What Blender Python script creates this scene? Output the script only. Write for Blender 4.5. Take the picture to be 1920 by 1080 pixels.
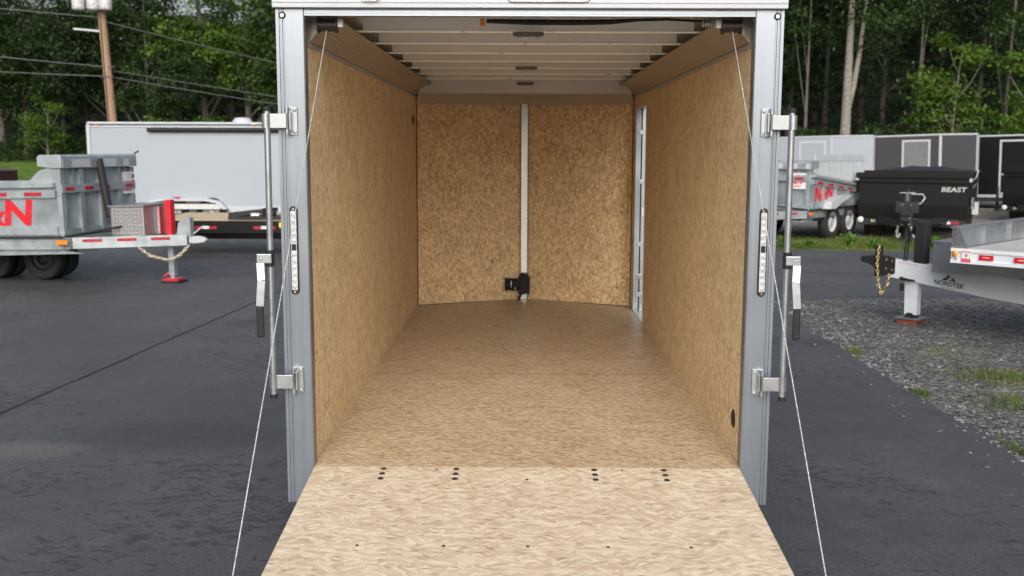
import bpy, math, random
import numpy as np
from mathutils import Vector, Matrix, Euler
R = math.radians
random.seed(7)
rng = np.random.default_rng(7)
for o in list(bpy.data.objects): bpy.data.objects.remove(o)
scene = bpy.context.scene
C = scene.collection

# ---------------------------------------------------------------- camera
cam_d = bpy.data.cameras.new("camera"); cam = bpy.data.objects.new("camera", cam_d); C.objects.link(cam)
cam_d.sensor_width = 36; cam_d.lens = 1935.1/1920*36; cam_d.clip_start = .05; cam_d.clip_end = 2000
yaw, pitch, roll = -.0081, .1354, .0038
cy, sy = math.cos(yaw), math.sin(yaw)
fw = Vector((sy*math.cos(pitch), cy*math.cos(pitch), -math.sin(pitch)))
rt = Vector((cy, -sy, 0)); up = rt.cross(fw)
rt, up = rt*math.cos(roll)+up*math.sin(roll), -rt*math.sin(roll)+up*math.cos(roll)
m = Matrix((rt, up, -fw)).transposed().to_4x4(); m.translation = Vector((-.0328, -4.4376, 1.9084))
cam.matrix_world = m
cam_d.dof.use_dof = True; cam_d.dof.focus_distance = 5.0; cam_d.dof.aperture_fstop = 3.6
scene.camera = cam

# ---------------------------------------------------------------- light: overcast daylight
SUN_EL, SUN_AZ = R(32), R(180)      # azimuth from +Y clockwise: soft sun set low behind the camera to brighten the trailer interior
w = bpy.data.worlds.new("World"); scene.world = w; w.use_nodes = True
nt = w.node_tree; bg = nt.nodes['Background']
sky = nt.nodes.new('ShaderNodeTexSky'); sky.sky_type = 'NISHITA'; sky.sun_disc = False
sky.sun_elevation = SUN_EL; sky.sun_rotation = SUN_AZ; sky.air_density = 1.2; sky.dust_density = 6.0; sky.ozone_density = 1.0
hs = nt.nodes.new('ShaderNodeHueSaturation'); hs.inputs['Saturation'].default_value = .62
nt.links.new(sky.outputs[0], hs.inputs['Color']); nt.links.new(hs.outputs[0], bg.inputs[0]); bg.inputs[1].default_value = .15
sd = bpy.data.lights.new("sun", 'SUN'); sd.energy = 1.25; sd.angle = R(50); sd.color = (.955, .98, 1)
sun = bpy.data.objects.new("sun", sd); C.objects.link(sun)
d = Vector((math.sin(SUN_AZ)*math.cos(SUN_EL), math.cos(SUN_AZ)*math.cos(SUN_EL), math.sin(SUN_EL)))
sun.rotation_euler = d.to_track_quat('Z', 'Y').to_euler(); sun.location = (0, -10, 30)
scene.view_settings.view_transform = 'Standard'; scene.view_settings.look = 'None'; scene.view_settings.gamma = 1
scene.view_settings.exposure = 0.2
scene.render.engine = 'CYCLES'
scene.cycles.max_bounces = 8; scene.cycles.diffuse_bounces = 6

# ---------------------------------------------------------------- helpers: materials
class N:
    """tiny node builder"""
    def __init__(s, name):
        s.m = bpy.data.materials.new(name); s.m.use_nodes = True; s.t = s.m.node_tree
        s.b = s.t.nodes['Principled BSDF']; s.out = s.t.nodes['Material Output']
    def n(s, typ, **kw):
        x = s.t.nodes.new(typ)
        for k, v in kw.items():
            if k.startswith('i_'):
                key = k[2:]; key = int(key) if key.isdigit() else key.replace('_', ' ')
                if isinstance(v, bpy.types.NodeSocket): s.t.links.new(v, x.inputs[key])
                else: x.inputs[key].default_value = v
            else: setattr(x, k, v)
        return x
    def L(s, a, b): s.t.links.new(a, b)
    def obj(s): return s.n('ShaderNodeTexCoord').outputs['Object']
    def math(s, op, a, b=0.0, c=0.0): return s.n('ShaderNodeMath', operation=op, i_0=a, i_1=b, i_2=c).outputs[0]
    def mix(s, f, a, b):
        x = s.n('ShaderNodeMix', data_type='RGBA')
        for k, v in ((0, f), (6, a), (7, b)):
            if isinstance(v, bpy.types.NodeSocket): s.L(v, x.inputs[k])
            else: x.inputs[k].default_value = v if k == 0 else (*v, 1)
        return x.outputs[2]
    def noise(s, v, scale, detail=3, rough=.5): return s.n('ShaderNodeTexNoise', i_Vector=v, i_Scale=scale, i_Detail=detail, i_Roughness=rough).outputs['Fac']
    def ramp(s, f, stops, interp='LINEAR'):
        r = s.n('ShaderNodeValToRGB', i_0=f); cr = r.color_ramp; cr.interpolation = interp
        while len(cr.elements) < len(stops): cr.elements.new(.5)
        for e, (p, c) in zip(cr.elements, stops):
            e.position = p; e.color = (*c, 1) if len(c) == 3 else c
        return r.outputs[0]
    def mapping(s, v, scale=(1,1,1), rot=(0,0,0), loc=(0,0,0)):
        return s.n('ShaderNodeMapping', i_Vector=v, i_Scale=scale, i_Rotation=rot, i_Location=loc).outputs[0]
    def bump(s, h, strength, dist=.01):
        b = s.n('ShaderNodeBump', i_Height=h, i_Strength=strength, i_Distance=dist); s.L(b.outputs[0], s.b.inputs['Normal'])
    def base(s, c):
        if isinstance(c, bpy.types.NodeSocket): s.L(c, s.b.inputs['Base Color'])
        else: s.b.inputs['Base Color'].default_value = (*c, 1)
    def set(s, **kw):
        for k, v in kw.items():
            k = k.replace('_', ' ')
            if isinstance(v, bpy.types.NodeSocket): s.L(v, s.b.inputs[k])
            else: s.b.inputs[k].default_value = v

def mat(name, col, rough=.5, metal=0., var=.15, vs=3., bump=0., bs=40., rvar=.1, spec=.5, stretch=(1,1,1)):
    k = N(name); v = k.mapping(k.obj(), stretch)
    n1 = k.noise(v, vs, 6, .6)
    f = k.n('ShaderNodeMapRange', i_0=n1, i_1=.3, i_2=.7).outputs[0]
    k.base(k.mix(f, tuple(c*(1-var) for c in col), tuple(min(1, c*(1+var)) for c in col)))
    k.set(Metallic=metal, Roughness=k.n('ShaderNodeMapRange', i_0=k.noise(v, vs*2.3, 4), i_1=.3, i_2=.7, i_3=max(.03, rough-rvar), i_4=min(1, rough+rvar)).outputs[0], Specular_IOR_Level=spec)
    if bump: k.bump(k.noise(v, bs, 4), bump, .004)
    return k.m

def osb(name, axes, light, mid, red, dark, sc=1., gain=1., wobble=.02, rough=.62):
    """oriented strand board: strands run along axes[0]"""
    k = N(name); s = k.n('ShaderNodeSeparateXYZ', i_0=k.obj())
    o = {'x': s.outputs[0], 'y': s.outputs[1], 'z': s.outputs[2]}
    v = k.n('ShaderNodeCombineXYZ', i_0=o[axes[0]], i_1=o[axes[1]]).outputs[0]
    wob = k.n('ShaderNodeTexNoise', i_Vector=v, i_Scale=16*sc, i_Detail=2.).outputs['Color']
    wv = k.n('ShaderNodeVectorMath', operation='MULTIPLY_ADD', i_0=wob, i_1=(wobble, wobble, 0), i_2=v).outputs[0]
    def strands(rot, a, b, off):
        m1 = k.mapping(k.mapping(wv, (1,1,1), (0,0,rot), (off, off*1.7, 0)), (a*sc, b*sc, 1))
        q = k.n('ShaderNodeTexVoronoi', voronoi_dimensions='2D', i_Vector=m1, i_Scale=1., i_Randomness=1.)
        c = k.n('ShaderNodeSeparateColor', i_0=q.outputs['Color'])
        return c.outputs[0], q.outputs['Distance'], c.outputs[1]
    A = strands(.12, 24, 78, 0); B = strands(.75, 26, 70, 3.1); D = strands(-.6, 22, 74, 7.7)
    sel = strands(.1, 17, 40, 11.3)
    def pick(a, b, s_, th):
        f = k.math('GREATER_THAN', s_, th)
        return k.math('ADD', k.math('MULTIPLY', a, k.math('SUBTRACT', 1., f)), k.math('MULTIPLY', b, f))
    val = pick(pick(A[0], B[0], sel[0], .55), D[0], sel[2], .68)
    fine = k.noise(k.mapping(wv, (60*sc, 170*sc, 1)), 1., 5, .7)
    mott = k.noise(k.mapping(wv, (15*sc, 32*sc, 1)), 1., 5, .65)
    patch = k.noise(v, 4., 5, .65)
    t = k.math('ADD', k.math('MULTIPLY', val, .30), k.math('MULTIPLY', fine, .38))
    t = k.math('ADD', t, k.math('MULTIPLY', mott, .30))
    t = k.math('ADD', t, k.math('MULTIPLY', k.math('SUBTRACT', patch, .5), .35))
    g = lambda c: tuple(x*gain for x in c)
    col = k.ramp(t, [(.22, g(dark)), (.34, g(red)), (.47, g(mid)), (.60, g(light)), (.80, g(tuple(min(1, x*1.15) for x in light)))])
    # warm hue drift between strands
    col = k.mix(k.math('MULTIPLY', k.math('GREATER_THAN', A[2], .7), .35), col, g(tuple(a*b for a, b in zip(mid, (1.06,.95,.86)))))
    # sparse long brown strands lying at odd angles, then small dark flecks
    for rot, a, b, off, th, colr, amt in ((.25, 9, 62, 1.3, .86, red, .7), (-.42, 10, 60, 6.1, .90, tuple(x*.8 for x in red), .6), (1.15, 13, 66, 9.9, .95, red, .5), (.05, 20, 80, 14.2, .91, dark, .6)):
        q = strands(rot, a, b, off)
        mk = k.math('MULTIPLY', k.n('ShaderNodeMapRange', i_0=q[1], i_1=.42, i_2=.25).outputs[0], k.math('GREATER_THAN', q[0], th))
        col = k.mix(k.math('MULTIPLY', mk, amt), col, g(colr))
    hv = k.n('ShaderNodeHueSaturation', i_Saturation=.92, i_Color=col); k.base(hv.outputs[0]); k.set(Roughness=rough, Specular_IOR_Level=.4)
    k.bump(t, .35, .0015)
    return k.m

def diamond(name, col, axes, rough=.3, sc=30., metal=1.):
    k = N(name); s = k.n('ShaderNodeSeparateXYZ', i_0=k.obj())
    o = {'x': s.outputs[0], 'y': s.outputs[1], 'z': s.outputs[2]}
    o['s'] = k.math('ADD', s.outputs[0], s.outputs[1])
    v = k.n('ShaderNodeCombineXYZ', i_0=o[axes[0]], i_1=o[axes[1]]).outputs[0]
    v = k.mapping(v, (sc, sc, 1), (0, 0, R(45)))
    q = k.n('ShaderNodeSeparateXYZ', i_0=v)
    fx = k.math('SUBTRACT', k.math('FRACT', q.outputs[0]), .5); fy = k.math('SUBTRACT', k.math('FRACT', q.outputs[1]), .5)
    par = k.math('MODULO', k.math('ABSOLUTE', k.math('ADD', k.math('FLOOR', q.outputs[0]), k.math('FLOOR', q.outputs[1]))), 2.)
    def ell(a, b): return k.math('ADD', k.math('POWER', k.math('MULTIPLY', a, 2.05), 2.), k.math('POWER', k.math('MULTIPLY', b, 6.), 2.))
    e = k.math('ADD', k.math('MULTIPLY', ell(fx, fy), par), k.math('MULTIPLY', ell(fy, fx), k.math('SUBTRACT', 1., par)))
    h = k.n('ShaderNodeMapRange', i_0=e, i_1=1.1, i_2=.3).outputs[0]
    k.base(k.mix(h, tuple(c*.62 for c in col), col)); k.set(Metallic=metal, Roughness=rough); k.bump(h, 1., .004)
    return k.m

def leafmat(name, c1, c2, c3):
    k = N(name); v = k.obj()
    n1 = k.noise(v, .9, 3, .6); n2 = k.noise(v, 6., 2)
    rnd = k.n('ShaderNodeObjectInfo').outputs['Random']
    t = k.math('ADD', k.math('MULTIPLY', n1, .7), k.math('MULTIPLY', n2, .3))
    t = k.math('ADD', t, k.math('MULTIPLY', k.math('SUBTRACT', rnd, .5), .12))
    col = k.ramp(t, [(.32, c1), (.5, c2), (.68, c3)])
    hv = k.n('ShaderNodeHueSaturation', i_Value=.84, i_Color=col); col = hv.outputs[0]; k.base(col); k.set(Roughness=.55, Specular_IOR_Level=.35)
    tr = k.n('ShaderNodeBsdfTranslucent', i_Color=col); mx = k.n('ShaderNodeMixShader', i_0=.3)
    k.L(k.b.outputs[0], mx.inputs[1]); k.L(tr.outputs[0], mx.inputs[2]); k.L(mx.outputs[0], k.out.inputs[0])
    return k.m

# ---------------------------------------------------------------- helpers: meshes
def link(name, me, material, parent=None):
    o = bpy.data.objects.new(name, me); C.objects.link(o)
    if material: me.materials.append(material)
    if parent: o.parent = parent
    return o
class MB:
    def __init__(s, M=None): s.v = []; s.f = []; s.sm = []; s.M = M or Matrix()
    def add(s, vs, fs, smooth=False):
        k = len(s.v); s.v += [tuple(s.M @ Vector(p)) for p in vs]; s.f += [tuple(i+k for i in f) for f in fs]; s.sm += [smooth]*len(fs); return s
    def b(s, x0, x1, y0, y1, z0, z1, M=None):
        x0, x1 = sorted((x0, x1)); y0, y1 = sorted((y0, y1)); z0, z1 = sorted((z0, z1))
        p = [Vector(q) for q in ((x0,y0,z0),(x1,y0,z0),(x1,y1,z0),(x0,y1,z0),(x0,y0,z1),(x1,y0,z1),(x1,y1,z1),(x0,y1,z1))]
        if M: p = [M @ q for q in p]
        return s.add(p, [(0,3,2,1),(4,5,6,7),(0,1,5,4),(1,2,6,5),(2,3,7,6),(3,0,4,7)])
    def bar(s, a, b, w_, h, upv=(0,0,1)):
        """rectangular bar from a to b"""
        a, b = Vector(a), Vector(b); x = (b-a).normalized(); z = Vector(upv); y = z.cross(x).normalized(); z = x.cross(y)
        p = []
        for q in (a, b):
            for i, j in ((-1,-1),(1,-1),(1,1),(-1,1)): p.append(q + y*i*w_/2 + z*j*h/2)
        return s.add(p, [(0,3,2,1),(4,5,6,7),(0,1,5,4),(1,2,6,5),(2,3,7,6),(3,0,4,7)])
    def cyl(s, a, b, r, r2=None, n=16, caps=True, smooth=True):
        a, b = Vector(a), Vector(b); r2 = r if r2 is None else r2
        x = (b-a).normalized(); t = Vector((0,0,1)) if abs(x.z) < .9 else Vector((1,0,0)); y = x.cross(t).normalized(); z = x.cross(y)
        p = []
        for q, rr in ((a, r), (b, r2)):
            for i in range(n):
                an = 2*math.pi*i/n; p.append(q + y*math.cos(an)*rr + z*math.sin(an)*rr)
        s.add(p, [(i, (i+1)%n, n+(i+1)%n, n+i) for i in range(n)], smooth)
        if caps: s.add(p[:n], [tuple(range(n))[::-1]]); s.add(p[n:], [tuple(range(n))])
        return s
    def tube(s, path, r, n=8):
        P = [Vector(p) for p in path]; rs = r if isinstance(r, (list, tuple)) else [r]*len(P)
        ring = []; t0 = None
        for i, p in enumerate(P):
            d_ = (P[min(i+1, len(P)-1)]-P[max(i-1, 0)]).normalized()
            if t0 is None: t0 = d_.orthogonal().normalized()
            t0 = (t0 - d_*t0.dot(d_)).normalized(); q = d_.cross(t0)
            ring += [p + (t0*math.cos(2*math.pi*k/n) + q*math.sin(2*math.pi*k/n))*rs[i] for k in range(n)]
        f = [(i*n+k, i*n+(k+1)%n, (i+1)*n+(k+1)%n, (i+1)*n+k) for i in range(len(P)-1) for k in range(n)]
        s.add(ring, f, True); s.add(ring[:n], [tuple(range(n))[::-1]]); s.add(ring[-n:], [tuple(range(n))]); return s
    def prism(s, pts, a0, a1, axis='y'):
        """extrude a 2-D outline along an axis; outline given in the two other axes in xyz order"""
        def P(u, v, w_): return {'x': (w_, u, v), 'y': (u, w_, v), 'z': (u, v, w_)}[axis]
        n = len(pts); vs = [P(u, v, a0) for u, v in pts] + [P(u, v, a1) for u, v in pts]
        return s.add(vs, [tuple(range(n)), tuple(range(2*n-1, n-1, -1))] + [(i, n+i, n+(i+1)%n, (i+1)%n) for i in range(n)])
    def lathe(s, prof, c, ax='y', n=28):
        c = Vector(c); vs = []
        for r, h in prof:
            for i in range(n):
                an = 2*math.pi*i/n; u, v = r*math.cos(an), r*math.sin(an)
                vs.append(c + Vector({'x': (h, u, v), 'y': (u, h, v), 'z': (u, v, h)}[ax]))
        f = [(j*n+i, j*n+(i+1)%n, (j+1)*n+(i+1)%n, (j+1)*n+i) for j in range(len(prof)-1) for i in range(n)]
        return s.add(vs, f, True)
    def build(s, name, material, parent=None, bevel=0.):
        me = bpy.data.meshes.new(name); me.from_pydata(s.v, [], s.f)
        me.polygons.foreach_set('use_smooth', s.sm)
        import bmesh
        bm = bmesh.new(); bm.from_mesh(me); bmesh.ops.recalc_face_normals(bm, faces=bm.faces); bm.to_mesh(me); bm.free()
        o = link(name, me, material, parent)
        if bevel:
            md = o.modifiers.new('bevel', 'BEVEL'); md.width = bevel; md.segments = 2; md.limit_method = 'ANGLE'; md.angle_limit = R(40)
        return o
def thing(name, label, cat, loc=(0,0,0), rot=(0,0,0), group=None):
    o = bpy.data.objects.new(name, None); C.objects.link(o); o.location = loc; o.rotation_euler = rot; o.empty_display_size = .2
    return tag(o, label, cat, group)
def tag(o, label, cat, group=None):
    o['label'] = label; o['category'] = cat
    if group: o['group'] = group
    return o
def struct(o): o['kind'] = 'structure'; return o
def text(name, body, size, M, material, parent, extrude=.001, bold=0., shear=0., sx=1.):
    cu = bpy.data.curves.new(name, 'FONT'); cu.body = body; cu.size = size; cu.extrude = extrude; cu.offset = bold; cu.shear = shear
    cu.align_x = 'CENTER'; cu.align_y = 'CENTER'
    t = bpy.data.objects.new('tmp', cu); C.objects.link(t)
    me = bpy.data.meshes.new_from_object(t.evaluated_get(bpy.context.evaluated_depsgraph_get())) if False else None
    bpy.context.view_layer.update()
    me = bpy.data.meshes.new_from_object(t); bpy.data.objects.remove(t)
    me.transform(M @ Matrix.Diagonal((sx, 1, 1, 1))); me.name = name; me.materials.clear()
    return link(name, me, material, parent)
def copy_tree(o, parent=None):
    c = o.copy(); C.objects.link(c)
    if parent: c.parent = parent
    for ch in list(o.children): copy_tree(ch, c)
    return c

# ---------------------------------------------------------------- materials
L_, MI, RE, DK = (.66,.545,.345), (.55,.425,.24), (.42,.27,.15), (.16,.095,.05)
m_osb_x = osb('osb_floor', 'xy', (.60,.485,.325), (.50,.385,.24), (.38,.25,.145), DK, 1.2, .97, rough=.42)
m_osb_ramp = osb('osb_ramp', 'xy', (.69,.60,.455), (.60,.49,.345), (.52,.385,.265), (.26,.18,.11), .9, .93)
m_osb_wall = osb('osb_side', 'zy', L_, MI, (.46,.31,.17), DK, 1.3, 1.30)
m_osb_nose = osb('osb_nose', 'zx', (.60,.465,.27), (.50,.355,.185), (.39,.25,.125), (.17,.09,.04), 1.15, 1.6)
def extr(name, col, rough, streak):
    k = N(name); v = k.obj()
    n1 = k.noise(k.mapping(v, (90, 90, .8)), 1., 3); n2 = k.noise(v, 2.5, 4)
    t = k.math('ADD', k.math('MULTIPLY', n1, streak), k.math('MULTIPLY', n2, 1-streak))
    k.base(k.ramp(t, [(.3, tuple(c*.86 for c in col)), (.7, col)]))
    k.set(Metallic=.75, Roughness=k.n('ShaderNodeMapRange', i_0=t, i_1=.3, i_2=.7, i_3=rough-.06, i_4=rough+.06).outputs[0])
    k.bump(n1, .06, .001); return k.m
m_post = extr('extruded_aluminium', (.29,.33,.385), .32, .45)
m_alu = mat('aluminium', (.39,.42,.45), .38, .85, .08, 8, .03, 120)
m_alu_d = mat('dull_aluminium', (.55,.56,.57), .5, .9, .12, 8, .03, 120)
m_chrome = mat('chrome', (.8,.8,.8), .12, 1., .05, 10)
m_white = mat('white_paint', (.44,.47,.51), .38, 0, .04, 2)
m_skin = mat('trailer_skin_white', (.31,.35,.40), .4, 0, .03, .5, rvar=.02)
m_black = mat('black_rubber', (.010,.010,.011), .7, 0, .2, 20)
m_blk = mat('black_paint', (.006,.006,.007), .5, 0, .1, 2, rvar=.03, spec=.22)
m_blk2 = mat('black_steel', (.02,.02,.022), .5, .2, .3, 9)
m_tyre = mat('tyre_rubber', (.018,.018,.019), .8, 0, .3, 14, .4, 60)
m_galv = mat('galvanised_steel', (.38,.43,.465), .42, .55, .22, 5, .05, 30)
m_galv2 = mat('galvanised_sheet', (.34,.395,.43), .38, .5, .3, 2.2, .05, 20)
m_red = mat('red_paint', (.55,.015,.03), .35, 0, .08, 8)
m_refl = mat('red_reflective_tape', (.36,.02,.04), .3, 0, .1, 12)
m_wtape = mat('white_reflective_tape', (.7,.7,.72), .3, 0, .05, 12)
m_amber = mat('amber_lens', (.75,.30,.02), .25, 0, .1, 30)
m_orange = mat('orange_lens', (.8,.22,.02), .3, 0, .1, 30)
m_pink = mat('faded_red_label', (.65,.10,.18), .4, 0, .1, 30)
m_wood = mat('deck_boards', (.50,.40,.27), .65, 0, .2, 3, .15, 60, stretch=(.3, 6, 1))
m_grey = mat('charcoal_skin', (.052,.052,.06), .4, 0, .03, .6, rvar=.02, spec=.3)
m_ggrey = mat('grey_skin', (.16,.165,.18), .3, 0, .05, 1.5)
m_bskin = mat('black_skin', (.006,.006,.008), .4, 0, .03, .6, rvar=.02, spec=.25)
m_gold = mat('yellow_zinc', (.62,.50,.22), .35, .9, .3, 30)
m_bow = mat('roof_bow_metal', (.66,.65,.64), .45, .15, .05, 2)
m_lip = mat('roof_bow_lip', (.95,.94,.92), .35, .3, .02, 2)
m_dull = mat('ceiling_metal', (.78,.78,.78), .42, .15, .08, 2, .02, 20)
m_lens = mat('clear_lens', (.62,.63,.66), .12, .35, .25, 60)
m_brown = mat('spring_housing', (.035,.022,.024), .5, .3, .2, 20)
m_boltg = mat('dull_bolt', (.09,.09,.105), .35, .8, .3, 200)
m_brown2 = mat('lamp_housing', (.16,.145,.13), .4, .3, .1, 20)
m_wire = mat('steel_cable', (.55,.57,.58), .45, .6, .5, 160)
m_cream = mat('dirty_chain', (.6,.55,.42), .6, .3, .3, 40)
m_rwood = mat('red_block', (.22,.05,.035), .7, 0, .2, 20)
m_yellow = mat('yellow_decal', (.75,.60,.02), .4, 0, .05, 20)
m_maroon = mat('maroon_paint', (.06,.012,.02), .4, 0, .1, 5)
m_cove = diamond('coved_diamond_plate', (.62,.55,.47), 'yx', .5, 42, .6)
m_cove_x = diamond('coved_diamond_plate_front', (.80,.72,.62), 'xz', .5, 42, .4)
m_dia = diamond('diamond_plate', (.80,.82,.84), 'xz', .28, 34)
m_dia_y = diamond('diamond_plate_side', (.70,.70,.72), 'sz', .45, 26)
m_dia_n = diamond('nose_post_plate', (.86,.88,.88), 'xz', .25, 40)
m_mesh = mat('white_mesh_panel', (.62,.68,.72), .5, .2, .05, 3)

# ================================================================= GROUND
def terrain_z(x, y):
    """flat lot; a bank rises behind it"""
    def sst(t): t = max(0., min(1., t)); return t*t*(3-2*t)
    left = 1 - sst((x+4)/8)
    s0 = 46*left + 40*(1-left)
    z = 1.3*sst((y-s0)/22) * left + 2.0*sst((y-s0)/14)*(1-left)
    z += (8*left+15*(1-left))*sst((y-s0-16)/60)
    r = max(abs(x)-60, 0)
    return z
def grid(name, x0, x1, y0, y1, nx, ny, zf, material, warp=None):
    xs = np.linspace(x0, x1, nx); ys = np.linspace(y0, y1, ny)
    if warp: xs = np.sign(xs)*np.abs(xs/max(abs(x0), x1))**1.6*max(abs(x0), x1)
    v = [(x, y, zf(x, y)) for y in ys for x in xs]
    f = [(j*nx+i, j*nx+i+1, (j+1)*nx+i+1, (j+1)*nx+i) for j in range(ny-1) for i in range(nx-1)]
    me = bpy.data.meshes.new(name); me.from_pydata(v, [], f); me.polygons.foreach_set('use_smooth', [True]*len(f))
    return link(name, me, material)
# ground: stony dirt near, grass beyond
k = N('stony_ground'); v = k.obj()
def stones(k, v, sc):
    q = k.n('ShaderNodeTexVoronoi', i_Vector=v, i_Scale=sc); c = k.n('ShaderNodeSeparateColor', i_0=q.outputs['Color']).outputs[0]
    return c, q.outputs['Distance']
n1 = k.noise(v, .35, 5, .6); c1, d1 = stones(k, v, 22)
dirt = k.ramp(k.math('ADD', k.math('MULTIPLY', c1, .5), k.math('MULTIPLY', n1, .5)), [(.25, (.10,.09,.075)), (.5, (.20,.185,.16)), (.8, (.34,.32,.29))])
yy = k.n('ShaderNodeSeparateXYZ', i_0=v)
far = k.n('ShaderNodeMapRange', i_0=k.math('ADD', yy.outputs[1], k.math('MULTIPLY', n1, 6.)), i_1=46., i_2=50.).outputs[0]
gr = k.ramp(k.noise(v, 1.3, 5), [(.3, (.045,.085,.012)), (.7, (.12,.20,.03))])
forest = k.ramp(k.noise(v, .8, 5), [(.3, (.01,.018,.006)), (.7, (.03,.045,.015))])
ff = k.n('ShaderNodeMapRange', i_0=k.math('ADD', yy.outputs[1], k.math('MULTIPLY', n1, 5.)), i_1=63., i_2=66.).outputs[0]
rr_ = k.n('ShaderNodeMapRange', i_0=yy.outputs[0], i_1=0., i_2=4.).outputs[0]
col = k.mix(far, dirt, k.mix(k.math('MAXIMUM', ff, rr_), gr, forest)); k.base(col); k.set(Roughness=.95, Specular_IOR_Level=.2); k.bump(d1, .4, .02)
struct(grid('ground', -260, 260, -60, 300, 105, 145, terrain_z, k.m))

def asphalt(name, base, tint):
    k = N(name); v = k.obj()
    n1 = k.noise(v, .5, 5, .6); n2 = k.noise(v, 55, 5, .75); n3 = k.noise(k.mapping(v, (1, 1, 1)), 5., 6, .65)
    t = k.math('ADD', k.math('MULTIPLY', n1, .30), k.math('MULTIPLY', n2, .50)); t = k.math('ADD', t, k.math('MULTIPLY', n3, .2))
    col = k.ramp(t, [(.38, tuple(b*.55 for b in base)), (.5, base), (.62, tuple(b*1.6 for b in base))])
    # worn pits: ragged dark marks gathered in patches
    wv = k.n('ShaderNodeVectorMath', operation='MULTIPLY_ADD', i_0=k.n('ShaderNodeTexNoise', i_Vector=v, i_Scale=5., i_Detail=3.).outputs['Color'], i_1=(.25, .25, 0), i_2=v).outputs[0]
    pm = k.noise(k.mapping(wv, (9, 20, 1), (0, 0, .15)), 1., 9, .7)
    reg = k.noise(v, .55, 6, .65)
    thr = k.n('ShaderNodeMapRange', i_0=reg, i_1=.35, i_2=.65, i_3=.70, i_4=.47).outputs[0]
    pit = k.n('ShaderNodeMapRange', i_0=k.math('SUBTRACT', pm, thr), i_1=0., i_2=.05).outputs[0]
    col = k.mix(k.math('MULTIPLY', pit, .6), col, (.012,.012,.015))
    # pale aggregate specks
    q = k.n('ShaderNodeTexVoronoi', i_Vector=v, i_Scale=45.)
    sp = k.math('MULTIPLY', k.math('LESS_THAN', q.outputs['Distance'], .16), k.math('GREATER_THAN', k.n('ShaderNodeSeparateColor', i_0=q.outputs['Color']).outputs[0], .93))
    col = k.mix(k.math('MULTIPLY', sp, .5), col, (.26,.26,.27))
    if tint:   # a worn patch with washed-in sand, left of the ramp
        s = k.n('ShaderNodeSeparateXYZ', i_0=v)
        def blob(cx, cy_, ax, ay):
            a = k.math('POWER', k.math('DIVIDE', k.math('SUBTRACT', s.outputs[0], cx), ax), 2.); b = k.math('POWER', k.math('DIVIDE', k.math('SUBTRACT', s.outputs[1], cy_), ay), 2.)
            return k.n('ShaderNodeMapRange', i_0=k.math('ADD', k.math('ADD', a, b), k.math('MULTIPLY', k.math('SUBTRACT', k.noise(k.mapping(v, (1, 2.6, 1)), 24., 7, .8), .5), 9.)), i_1=1.0, i_2=.45).outputs[0]
        col = k.mix(k.math('MULTIPLY', blob(-2.35, 2.2, .75, .42), .55), col, (.022,.022,.022))
        col = k.mix(k.math('MULTIPLY', blob(-3.15, 1.85, .4, .2), .4), col, (.17,.155,.12))
    k.base(col)
    k.set(Roughness=k.n('ShaderNodeMapRange', i_0=n3, i_1=.3, i_2=.7, i_3=.45, i_4=.75).outputs[0], Specular_IOR_Level=.5)
    k.bump(k.math('SUBTRACT', t, k.math('MULTIPLY', pit, .5)), .5, .008)
    return k.m
m_asph = asphalt('asphalt', (.056,.058,.065), True)
def ragged(pts, step=.35, amp=.05, seed=1):
    r_ = random.Random(seed); out = []
    for i in range(len(pts)):
        a, b = Vector(pts[i]), Vector(pts[(i+1) % len(pts)]); n = max(1, min(400, int((b-a).length/step)))
        for j in range(n):
            p = a.lerp(b, j/n)
            out.append((p.x+r_.uniform(-amp, amp), p.y+r_.uniform(-amp, amp)))
    return out
def sheet(name, pts, z, material):
    import bmesh
    me = bpy.data.meshes.new(name); bm = bmesh.new()
    f = bm.faces.new([bm.verts.new((x, y, z)) for x, y in pts]); bmesh.ops.triangulate(bm, faces=[f])
    bmesh.ops.recalc_face_normals(bm, faces=bm.faces)
    for g in bm.faces:
        if g.normal.z < 0: g.normal_flip()
    bm.to_mesh(me); bm.free(); return link(name, me, material)
lot = [(-70,-50),(3.1,-50),(3.08,1.8),(3.08,4.5),(3.05,6.4),(3.12,7.4),(3.35,8.25),(4.0,8.7),(6.5,8.85),(60,9.4),(60,14.4),(8,14.9),(5,15.1),(0,15.3),(0,33),(-70,45.5)]
struct(sheet('parking_lot', ragged(lot, .3, .035, 3), .004, m_asph))
# gravel yard on the right, real stones on top of it
k = N('gravel'); v = k.obj()
c1, d1 = stones(k, v, 30); c2, d2 = stones(k, v, 75); n1 = k.noise(v, .8, 5, .65)
t = k.math('ADD', k.math('MULTIPLY', c1, .5), k.math('MULTIPLY', c2, .35)); t = k.math('ADD', t, k.math('MULTIPLY', n1, .15))
col = k.ramp(t, [(.2, (.03,.03,.03)), (.5, (.10,.10,.10)), (.72, (.20,.20,.205)), (.92, (.33,.33,.33))])
moss = k.n('ShaderNodeMapRange', i_0=k.noise(k.mapping(v, (1,1,1), (0,0,0), (4,2,0)), .9, 6, .7), i_1=.56, i_2=.68).outputs[0]
col = k.mix(k.math('MULTIPLY', moss, .6), col, (.13,.15,.045)); k.base(col); k.set(Roughness=.85, Specular_IOR_Level=.3)
k.bump(k.math('MULTIPLY', d1, -1.), .8, .03)
m_gravel = k.m
struct(sheet('gravel_yard', ragged([(2.9,-50),(60,-50),(60,9.6),(6.5,9.1),(4.0,8.95),(3.2,8.5),(2.95,7.4),(2.9,5)], .5, .03, 5), .002, m_gravel))
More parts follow.
